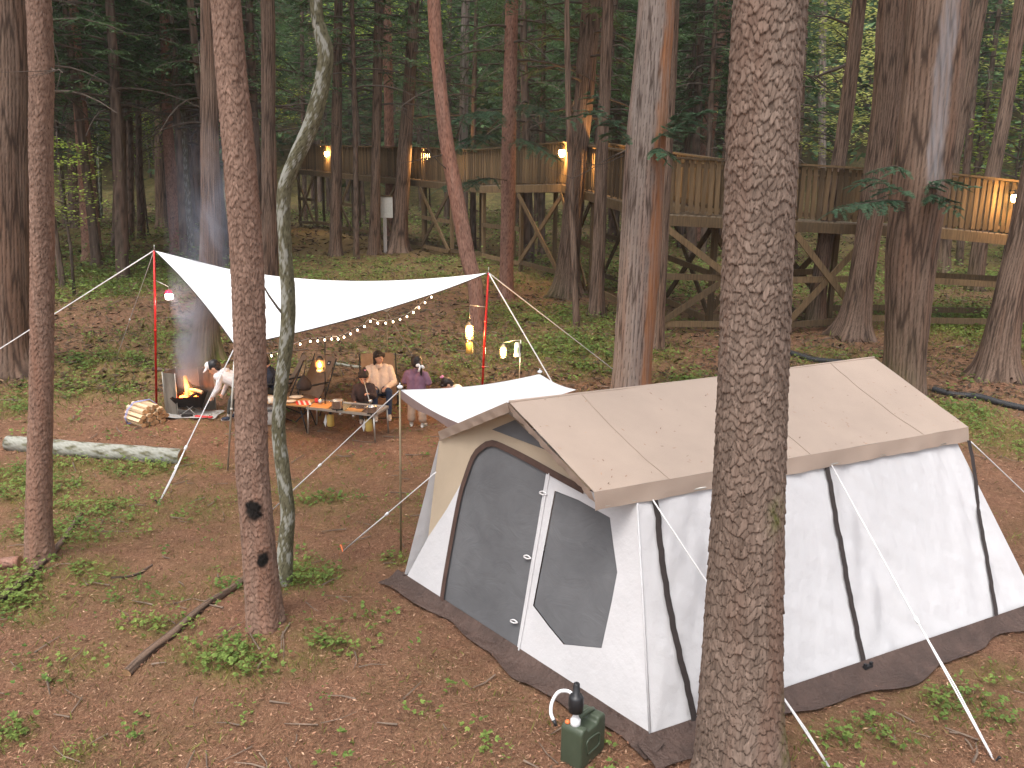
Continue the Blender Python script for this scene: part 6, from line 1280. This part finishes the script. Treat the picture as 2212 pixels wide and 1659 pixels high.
# ------------------------------------------------------------------ people: one continuous skin-tight surface each
class Body:
    def __init__(s): s.pr = []
    def c(s, a, b, ra, rb, m): s.pr.append(('c', np.array(a, float), np.array(b, float), ra, rb, m)); return s
    def e(s, c, r, m, R=None): s.pr.append(('e', np.array(c, float), np.array(r, float), np.eye(3) if R is None else np.asarray(R), 0, m)); return s
    def surface(s, name, mats, parent, voxel=.0075, noise_amp=.0, smooth=4):
        mb = MB()
        for p in s.pr:
            if p[0] == 'c':
                _, a, b, ra, rb, m = p; d = nrm(b - a); k = np.linspace(-PI / 2, 0, 5)[:-1]; P = [a + d * ra * math.sin(q) for q in k] + [a, b] + [b + d * rb * math.sin(-q) for q in k[::-1]]; R = [max(ra * math.cos(q), .0004) for q in k] + [ra, rb] + [max(rb * math.cos(q), .0004) for q in k[::-1]]
                mb.tube(P, R, 14)
            else: mb.ell(p[1], p[2], 18, 12, p[3])
        me = mb.mesh(name, mats, True); o = bpy.data.objects.new(name, me); COL.objects.link(o)
        r = o.modifiers.new('r', 'REMESH'); r.mode = 'VOXEL'; r.voxel_size = voxel; r.use_smooth_shade = True; q = o.modifiers.new('s', 'SMOOTH'); q.iterations = smooth; q.factor = .5
        dg = bpy.context.evaluated_depsgraph_get(); ev = o.evaluated_get(dg); nm = bpy.data.meshes.new_from_object(ev); bpy.data.objects.remove(o)
        n = len(nm.vertices); co = np.zeros(n * 3, np.float32); nm.vertices.foreach_get('co', co); co = co.reshape(-1, 3).astype(float)
        if noise_amp:
            no = np.zeros(n * 3, np.float32); nm.vertices.foreach_get('normal', no); no = no.reshape(-1, 3); w = noise_amp * (wob(co[:, 0] + co[:, 1] * .6, co[:, 2], 38, 2) + .6 * wob(co[:, 0] - co[:, 1], co[:, 2], 77, 5)); nm.vertices.foreach_set('co', (co + no * w[:, None]).astype(np.float32).ravel())
        m = len(nm.polygons); ct = np.zeros(m * 3, np.float32); nm.polygons.foreach_get('center', ct); ct = ct.reshape(-1, 3).astype(float); best = np.full(m, 9.); bi = np.zeros(m, np.int32)
        for p in s.pr:
            if p[0] == 'c':
                _, a, b, ra, rb, mi = p; d = b - a; t = np.clip(((ct - a) @ d) / (d @ d), 0, 1); sd = np.linalg.norm(ct - a - t[:, None] * d, axis=1) - (ra + (rb - ra) * t)
            else:
                _, c, r, R, _, mi = p; l = (ct - c) @ R; k = np.linalg.norm(l / r, axis=1); sd = (k - 1) * r.min()
            u = sd < best; best[u] = sd[u]; bi[u] = mi
        nm.materials.clear()
        for x in mats: nm.materials.append(x)
        nm.polygons.foreach_set('material_index', bi); nm.polygons.foreach_set('use_smooth', np.ones(m, bool)); nm.update()
        return add(name, nm, parent)
SK, TOP, BOT, SHO, SOL, SOCK = 0, 1, 2, 3, 4, 5
def hand(b, wrist, d, side, k, curl=.5, up=(0, 0, 1)):
    """palm and five unequal bent fingers; d = pointing direction, side = +1/-1 thumb side"""
    w = np.array(wrist, float); d = nrm(d); s = nrm(np.cross(d, up)) * side; n = np.cross(s, d)
    n = n if n[2] < 0 else -n
    pc = w + d * .045 * k; b.e(pc, (.036 * k, .048 * k, .017 * k), SK, np.array([s, d, n]).T)
    for i, L in enumerate((.062, .072, .068, .052)):
        base = w + d * .082 * k + s * (.027 - .018 * i) * k; mid = base + (d * math.cos(curl * .7) + n * math.sin(curl * .7)) * L * .5 * k; tip = mid + (d * math.cos(curl * 1.7) + n * math.sin(curl * 1.7)) * L * .5 * k
        b.c(base, mid, .0085 * k, .0080 * k, SK); b.c(mid, tip, .0080 * k, .0065 * k, SK)
    t0 = w + d * .03 * k + s * .03 * k; t1 = t0 + nrm(d + s * .9 + n * .4) * .035 * k; b.c(t0, t1, .011 * k, .0095 * k, SK); b.c(t1, t1 + nrm(d + n * .7) * .028 * k, .0095 * k, .007 * k, SK)
def head_prims(b, c, R, k):
    c = np.array(c, float); f = lambda v: c + R @ (np.array(v) * k)
    b.e(c, np.array((.074, .092, .100)) * k, SK, R); b.e(f((0, -.030, -.048)), np.array((.056, .060, .062)) * k, SK, R); b.e(f((0, -.05, -.085)), np.array((.030, .030, .022)) * k, SK, R)
    b.c(f((0, -.088, .005)), f((0, -.106, -.026)), .009 * k, .013 * k, SK); b.c(f((-.02, -.086, -.058)), f((.02, -.086, -.058)), .008 * k, .008 * k, SK)
    for s in (-1, 1): b.e(f((s * .076, .008, -.012)), np.array((.012, .022, .032)) * k, SK, R)
    return f
def eyes(t, f, R, k):
    for s in (-1, 1): mb = MB(); mb.ell(f((s * .030, -.087, .006)), np.array((.0125, .006, .0075)) * k, 10, 6, R); mb.build('eye', M['hair'], t, True)
    mb = MB(); mb.ell(f((0, -.0955, -.059)), np.array((.020, .004, .0055)) * k, 12, 6, R); mb.build('mouth', M['lip'], t, True)
M['lip'] = simple('lips', (.38, .13, .11), .5, .08, 12, bmp=0)
def hair(t, f, R, k, extra=(), cut=0.0):
    h = Body(); h.e(f((0, .018, .026)), np.array((.086, .098, .094)) * k, 0, R); h.e(f((0, .045, -.01)), np.array((.080, .070, .085)) * k, 0, R); h.c(f((-.055, -.068, .056)), f((.055, -.068, .056)), .026 * k, .026 * k, 0)
    for (a, b_, r1, r2) in extra: h.c(f(a), f(b_), r1 * k, r2 * k, 0)
    return h.surface('hair', [M['hair']], t, .009, .003, 2)
def shoe(b, ank, d, k):
    a = np.array(ank, float); d = nrm(np.array([d[0], d[1], 0])); z0 = .0
    b.c(a + [0, 0, -.035 * k], a + d * .11 * k + [0, 0, -.045 * k], .040 * k, .034 * k, SHO); b.c(a - d * .03 * k + [0, 0, -.058 * k], a + d * .125 * k + [0, 0, -.062 * k], .028 * k, .026 * k, SOL); b.c(a, a + [0, 0, -.03 * k], .036 * k, .042 * k, SHO)
def torso(b, pel, chest, neck, headc, k, w=1.0, hem=None, bulk=1.0):
    pel, chest, neck, headc = [np.array(q, float) for q in (pel, chest, neck, headc)]; mid = (pel + chest) / 2
    for s in (-1, 1):
        b.c(pel + [s * .062 * w * k, 0, .02 * k], chest + [s * .075 * w * k, 0, 0], .105 * bulk * k, .105 * bulk * k, TOP); b.c(chest + [s * .07 * w * k, 0, 0], neck + [s * .10 * w * k, .0, -.07 * k], .10 * bulk * k, .062 * bulk * k, TOP); b.c(pel + [s * .06 * w * k, 0, -.05 * k], pel + [s * .06 * w * k, 0, .03 * k], .10 * k, .095 * k, BOT)
    b.c(neck + nrm(neck - headc) * .01, headc, .048 * k, .046 * k, SK); b.c(neck + [0, 0, -.03 * k], neck + [0, 0, -.005 * k], .065 * k, .054 * k, TOP)
def arm(b, sh, el, wr, k, short=False, bulk=1.0, side=1, curl=.5, up=(0, 0, 1), hk=None):
    sh, el, wr = [np.array(q, float) for q in (sh, el, wr)]; m = SK if short else TOP
    if short: q = sh + (el - sh) * .75; b.c(sh, q, .062 * bulk * k, .066 * bulk * k, TOP); b.c(q, el, .038 * k, .035 * k, SK)
    else: b.c(sh, el, .058 * bulk * k, .048 * bulk * k, TOP)
    b.c(el, wr, (.046 * bulk if not short else .034) * k, (.034 * bulk if not short else .024) * k, m); d = nrm(wr - el); b.c(wr, wr + d * .02 * k, .025 * k, .026 * k, SK); hand(b, wr + d * .012 * k, d, side, hk or k, curl, up)
def leg(b, hip, kn, an, k, bulk=1.0, wide=0.0, bare=0.0, toe=(0, -1, 0), sock=False):
    hip, kn, an = [np.array(q, float) for q in (hip, kn, an)]; b.c(hip, kn, .082 * bulk * k, (.060 + wide * .5) * bulk * k, BOT); e = kn + (an - kn) * (.72 if sock or bare else .93); b.c(kn, e, (.058 + wide * .5) * bulk * k, (.044 + wide) * bulk * k, BOT)
    if sock or bare: b.c(e + (an - kn) * .02, an, .034 * k, .032 * k, SOCK if sock else SK)
    shoe(b, an, toe, k)
def person(label, g, ang): return thing('person', label, 'person', g, ang)
# woman in cream sweater, seated, head turned to her left
t = person('person in a cream sweater and jeans seated in the tan camp chair', np.array(CH1.location), math.radians(12)); k = .96; b = Body(); R = rotz(math.radians(32)) @ rotx(math.radians(6))
torso(b, (0, .06, .40), (0, .12, .62), (0, .13, .83), (0, .09, .95), k, 1.05, bulk=1.15); f = head_prims(b, (0, .08, .955), R, k)
arm(b, (.17, .13, .74), (.24, .02, .52), (.10, -.20, .50), k, bulk=1.25, side=-1, curl=.6); arm(b, (-.17, .13, .74), (-.25, .0, .53), (-.14, -.22, .52), k, bulk=1.25, side=1, curl=.6)
leg(b, (.08, .04, .40), (.13, -.36, .46), (.12, -.42, .10), k); leg(b, (-.08, .04, .40), (-.11, -.36, .46), (-.10, -.44, .10), k)
b.surface('body', [M['skin'], M['cream_knit'], M['jeans'], M['shoe'], M['sole'], M['sole']], t, .008, .0025); eyes(t, f, R, k); hair(t, f, R, k, [((-.075, .02, .0), (-.078, .01, -.12), .028, .02), ((.075, .02, .0), (.078, .01, -.10), .028, .018), ((0, .07, .0), (0, .06, -.10), .06, .045), ((-.05, -.06, .05), (.05, -.075, .03), .022, .022)])
# toddler in dark sweater at the table
g = G(789, 913); t = person('toddler in a dark brown sweater stirring a pot at the table', g, math.radians(6)); k = .62; b = Body(); R = rotx(math.radians(24)); kh = 1.0
torso(b, (0, .02, .40), (0, .01, .55), (0, -.005, .665), (0, -.04, .75), .80, 1.0, bulk=1.12); f = head_prims(b, (0, -.04, .775), R, .98)
arm(b, (.125, .0, .60), (.17, -.10, .46), (.09, -.20, .52), .72, bulk=1.2, side=-1, curl=1.0); arm(b, (-.125, .0, .60), (-.17, -.04, .45), (-.14, -.16, .40), .72, bulk=1.2, side=1, curl=.3)
leg(b, (.06, .02, .38), (.065, -.01, .22), (.065, .0, .065), .72); leg(b, (-.06, .02, .38), (-.065, -.01, .22), (-.065, .0, .065), .72)
b.surface('body', [M['skin'], M['dark_knit'], M['dark_pants'], M['shoe'], M['sole'], M['sole']], t, .0075, .002); eyes(t, f, R, .98); hair(t, f, R, .98, [((0, .02, .10), (.02, .03, .135), .035, .03), ((-.055, -.062, .045), (.055, -.062, .045), .028, .028)]); mb = MB(); mb.ell(f((.03, .0, .125)), (.014, .014, .012)); mb.build('hair_tie', M['pink'], t, True)
# girl with the ponytail, back turned
g = G(901, 922); t = person('girl in a mauve T-shirt and wide beige trousers, back turned, ponytail with white bow', g, PI + math.radians(-14)); k = .80; b = Body(); R = rotz(.25) @ rotx(.12)
torso(b, (0, .0, .60), (0, -.005, .78), (0, -.0, .935), (0, -.02, 1.03), k, 1.0, bulk=1.22); f = head_prims(b, (0, -.02, 1.055), R, 1.02)
arm(b, (.145, .0, .86), (.205, -.02, .70), (.16, -.14, .62), k * .92, True, 1.25, -1, .5); arm(b, (-.145, .0, .86), (-.205, -.02, .70), (-.15, -.16, .64), k * .92, True, 1.25, 1, .5)
leg(b, (.07, .0, .58), (.085, -.01, .33), (.09, .01, .068), k, 1.15, .030, .1, (.25, -1, 0)); leg(b, (-.07, .0, .58), (-.085, -.01, .33), (-.10, .01, .068), k, 1.15, .030, .1, (-.25, -1, 0))
b.surface('body', [M['skin'], M['purple'], M['beige_cloth'], M['shoe'], M['sole'], M['sole']], t, .0075, .004); eyes(t, f, R, 1.02); hair(t, f, R, 1.02, [((-.05, .085, -.02), (-.075, .125, -.05), .035, .03), ((-.075, .125, -.05), (-.085, .12, -.19), .032, .016)])
mb = MB()
for s in (-1, 1): mb.ell(f((-.07 + s * .035, .14, -.055 + .01 * s)), (.038, .018, .026), 12, 8, roty(s * .5))
mb.ell(f((-.07, .15, -.055)), (.016, .016, .018)); mb.tube([f((-.07, .155, -.06)), f((-.05, .155, -.14))], [.014, .018], 6); mb.build('white_bow', M['white_plastic'], t, True)
# small child crouching behind the awning
g = G(984, 908); t = person('small child with pink hair bobble bending down behind the white awning', g, math.radians(-75)); k = .66; b = Body(); R = rotx(math.radians(48))
torso(b, (0, .16, .38), (0, .04, .50), (0, -.06, .56), (0, -.13, .60), .80, 1.0, bulk=1.1); f = head_prims(b, (0, -.14, .615), R, 1.0)
arm(b, (.12, -.02, .52), (.15, -.10, .38), (.10, -.16, .24), .70, bulk=1.15, side=-1); arm(b, (-.12, -.02, .52), (-.15, -.10, .38), (-.10, -.16, .24), .70, bulk=1.15)
leg(b, (.06, .15, .36), (.075, .02, .22), (.07, .08, .065), .70); leg(b, (-.06, .15, .36), (-.075, .02, .22), (-.07, .08, .065), .70)
b.surface('body', [M['skin'], M['white_cloth'], M['dark_pants'], M['shoe'], M['sole'], M['sole']], t, .0075, .002); eyes(t, f, R, 1.0); hair(t, f, R, 1.0, [((0, .03, .10), (0, .05, .12), .03, .025)])
mb = MB(); mb.ell(f((0, .045, .135)), (.028, .024, .028)); mb.ell(f((0, .02, .155)), (.016, .014, .016)); mb.build('pink_bobble', M['pink'], t, True)
# child in white hoodie and cap, bending over the fire
g = G(497, 906); t = person('child in a white hoodie and black-and-white cap bending over the fire', g, math.radians(-88)); k = .80; b = Body(); R = rotx(math.radians(38))
torso(b, (0, .20, .60), (0, -.01, .72), (0, -.13, .79), (0, -.20, .85), k, 1.05, bulk=1.22); f = head_prims(b, (0, -.20, .865), R, 1.02)
arm(b, (.15, -.07, .74), (.17, -.10, .56), (.13, -.20, .43), k * .92, bulk=1.25, side=-1, curl=.9, up=(1, 0, 0)); arm(b, (-.15, -.07, .74), (-.17, -.06, .55), (-.13, -.12, .41), k * .92, bulk=1.25, side=1, curl=.9, up=(1, 0, 0))
leg(b, (.07, .20, .57), (.085, .06, .33), (.085, .0, .068), k, 1.0, 0, 0, (0, -1, 0), True); leg(b, (-.07, .20, .57), (-.085, .08, .33), (-.085, .06, .068), k, 1.0, 0, 0, (0, -1, 0), True)
b.surface('body', [M['skin'], M['white_cloth'], M['dark_pants'], M['navy'], M['sole'], M['shoe']], t, .008, .004); eyes(t, f, R, 1.02); hair(t, f, R, .98, [])
h = Body(); h.e(f((0, .018, .035)), np.array((.092, .104, .088)) * 1.02, 0, R); h.surface('cap', [M['black_plastic']], t, .009, .001, 2)
mb = MB(); V = np.array([[f((.088 * math.sin(a) * (1 + .02 * j), -.015 - (.088 + .030 * j) * math.cos(a * .95), .075 - .012 * j)) for a in np.linspace(-1.25, 1.25, 13)] for j in range(4)]); mb.grid(V); V2 = V + R @ np.array([0, 0, -.008]); mb.grid(V2[:, ::-1]); mb.build('cap_brim', M['white_cloth'], t, True)
h = Body(); h.e(f((0, -.040, .065)), np.array((.086, .062, .070)) * 1.02, 0, R); h.surface('cap_front', [M['white_cloth']], t, .009, .0, 2)
h = Body(); h.c((-.07, -.05, .80), (.07, -.05, .80), .05, .05, 0); h.c((-.06, -.01, .80), (.06, -.01, .80), .045, .045, 0); h.surface('hood', [M['white_cloth']], t, .009, .003, 2)
# man in navy jacket between the two trunks
t = person('person in a navy jacket seated facing the fire behind the leaning pine', np.array(CH3.location), math.radians(-75)); k = .96; b = Body(); R = rotz(-.2) @ rotx(math.radians(20))
torso(b, (0, .08, .38), (0, .02, .58), (0, -.05, .77), (0, -.12, .87), k, 1.1, bulk=1.15); f = head_prims(b, (0, -.13, .885), R, k)
arm(b, (.18, -.02, .68), (.22, -.12, .47), (.08, -.30, .58), k, bulk=1.15, side=-1, curl=1.0); arm(b, (-.18, -.02, .68), (-.22, -.12, .47), (-.08, -.30, .56), k, bulk=1.15, side=1, curl=1.0)
leg(b, (.08, .06, .38), (.14, -.34, .46), (.13, -.40, .10), k); leg(b, (-.08, .06, .38), (-.14, -.34, .46), (-.13, -.42, .10), k)
b.surface('body', [M['skin'], M['navy'], M['dark_pants'], M['shoe'], M['sole'], M['sole']], t, .008, .003); eyes(t, f, R, k); hair(t, f, R, k, [])
# ------------------------------------------------------------------ fallen wood, hose, small things on the ground
def log(name, label, pix, width, kind, cat='log', lift=.75, sides=36, step=.03, seed=3, r_end=None):
    P = []
    for x, y in pix: g = G(x, y); P.append(g)
    r0 = SIZE(width, DEP(P[0])) / 2; o = P[0]; r1 = r_end if r_end else r0 * .95; P = [p - o + np.array([0, 0, r0 * lift * (1 - i / len(P)) + r1 * lift * i / len(P)]) for i, p in enumerate(P)]
    t = thing(name, label, cat, o); mo = (lambda W, th, s: (.95 * sst(.0, .4, wob(th, s * 3, 5, 2) * .7 + .4) * (.75 + .3 * wob(th, s * 3, 23, 4)))) if kind == 'lichen' else None
    tr, C = trunk('stem', P, np.linspace(r0, r1, len(P)), kind, t, sides, step, 0, 3, seed, mo, None, vis=50)
    for p, q, r in ((C[0, :3], C[1, :3], r0), (C[-1, :3], C[-2, :3], r1)):
        d = nrm(p - q); u = nrm(np.cross(d, [0, 0, 1.])); v = np.cross(d, u); a = np.linspace(0, 2 * PI, 15)[:-1]; mb = MB(); ring = [p + d * .004 + (u * math.cos(x) + v * math.sin(x)) * r * 1.0 for x in a]; mb.raw(ring, [tuple(range(14))]); mb.build('cut_end', M['end_grain'], t)
    return t
log('fallen_log', 'long lichen-white fallen log lying behind the left pine', [(20, 970), (110, 978), (200, 986), (300, 992), (394, 999)], 34, 'lichen', seed=4)
log('fallen_log', 'smooth reddish log end at the left edge by the pine', [(-60, 1235), (-10, 1228), (44, 1222)], 26, 'pine_red', seed=7)
log('fallen_branch', 'long crooked dead branch leaning to the foot of the charred pine', [(275, 1460), (318, 1418), (372, 1375), (410, 1340), (455, 1305), (490, 1285), (528, 1256)], 22, 'cedar', 'branch', .6, 16, .05, 8, .035)
log('fallen_branch', 'dead branch lying across the lower left beside the left pine', [(-20, 1312), (40, 1270), (85, 1225), (120, 1190), (150, 1150), (176, 1112)], 22, 'cedar', 'branch', .6, 16, .05, 12, .02)
log('fallen_branch', 'grey dead branch on the ground behind the woman', [(690, 782), (750, 792), (810, 800)], 7, 'lichen', 'branch', .6, 10, .1, 13)
log('fallen_branch', 'mossy dead branch on the bank behind the fire', [(330, 800), (400, 806), (460, 800)], 10, 'far_bark', 'branch', .6, 10, .1, 14)
log('fallen_branch', 'thin dead stick left of the crooked branch', [(240, 1250), (290, 1244), (330, 1222)], 6, 'far_bark', 'branch', .6, 8, .05, 15)
def hose(label, pix, r):
    P = np.array([G(x, y) + np.array([0, 0, r * .8]) for x, y in pix]); o = P[0].copy(); C = catmull(P - o, 140); R = r * (1 + .12 * np.sin(np.arange(140) * 2.1)); t = thing('drain_hose', label, 'hose', o); mb = MB(); mb.tube(C, R, 10); mb.build('corrugated_tube', M['rubber_hose'], t, True)
hose('black corrugated hose left of the largest cedar behind the tent ridge', [(1690, 762), (1725, 772), (1760, 782), (1830, 788)], .06)
hose('black corrugated hose right of the largest cedar', [(2015, 846), (2060, 858), (2110, 862), (2160, 876), (2230, 892)], .06)

# ------------------------------------------------------------------ damp forest air
def haze():
    mb = MB(); mb.box((0, 100, 33), (500, 300, 76)); m = bpy.data.materials.new('forest_haze'); m.use_nodes = True; nt = m.node_tree; nt.nodes.remove(nt.nodes['Principled BSDF'])
    v = nd(nt, 'ShaderNodeVolumePrincipled', Density=.0005); v.inputs['Color'].default_value = (.88, .90, .88, 1); nt.links.new(v.outputs[0], nt.nodes['Material Output'].inputs['Volume'])
    tag(mb.build('haze', m), 'thin pale haze in the forest air', 'haze', None, 'stuff')
haze()
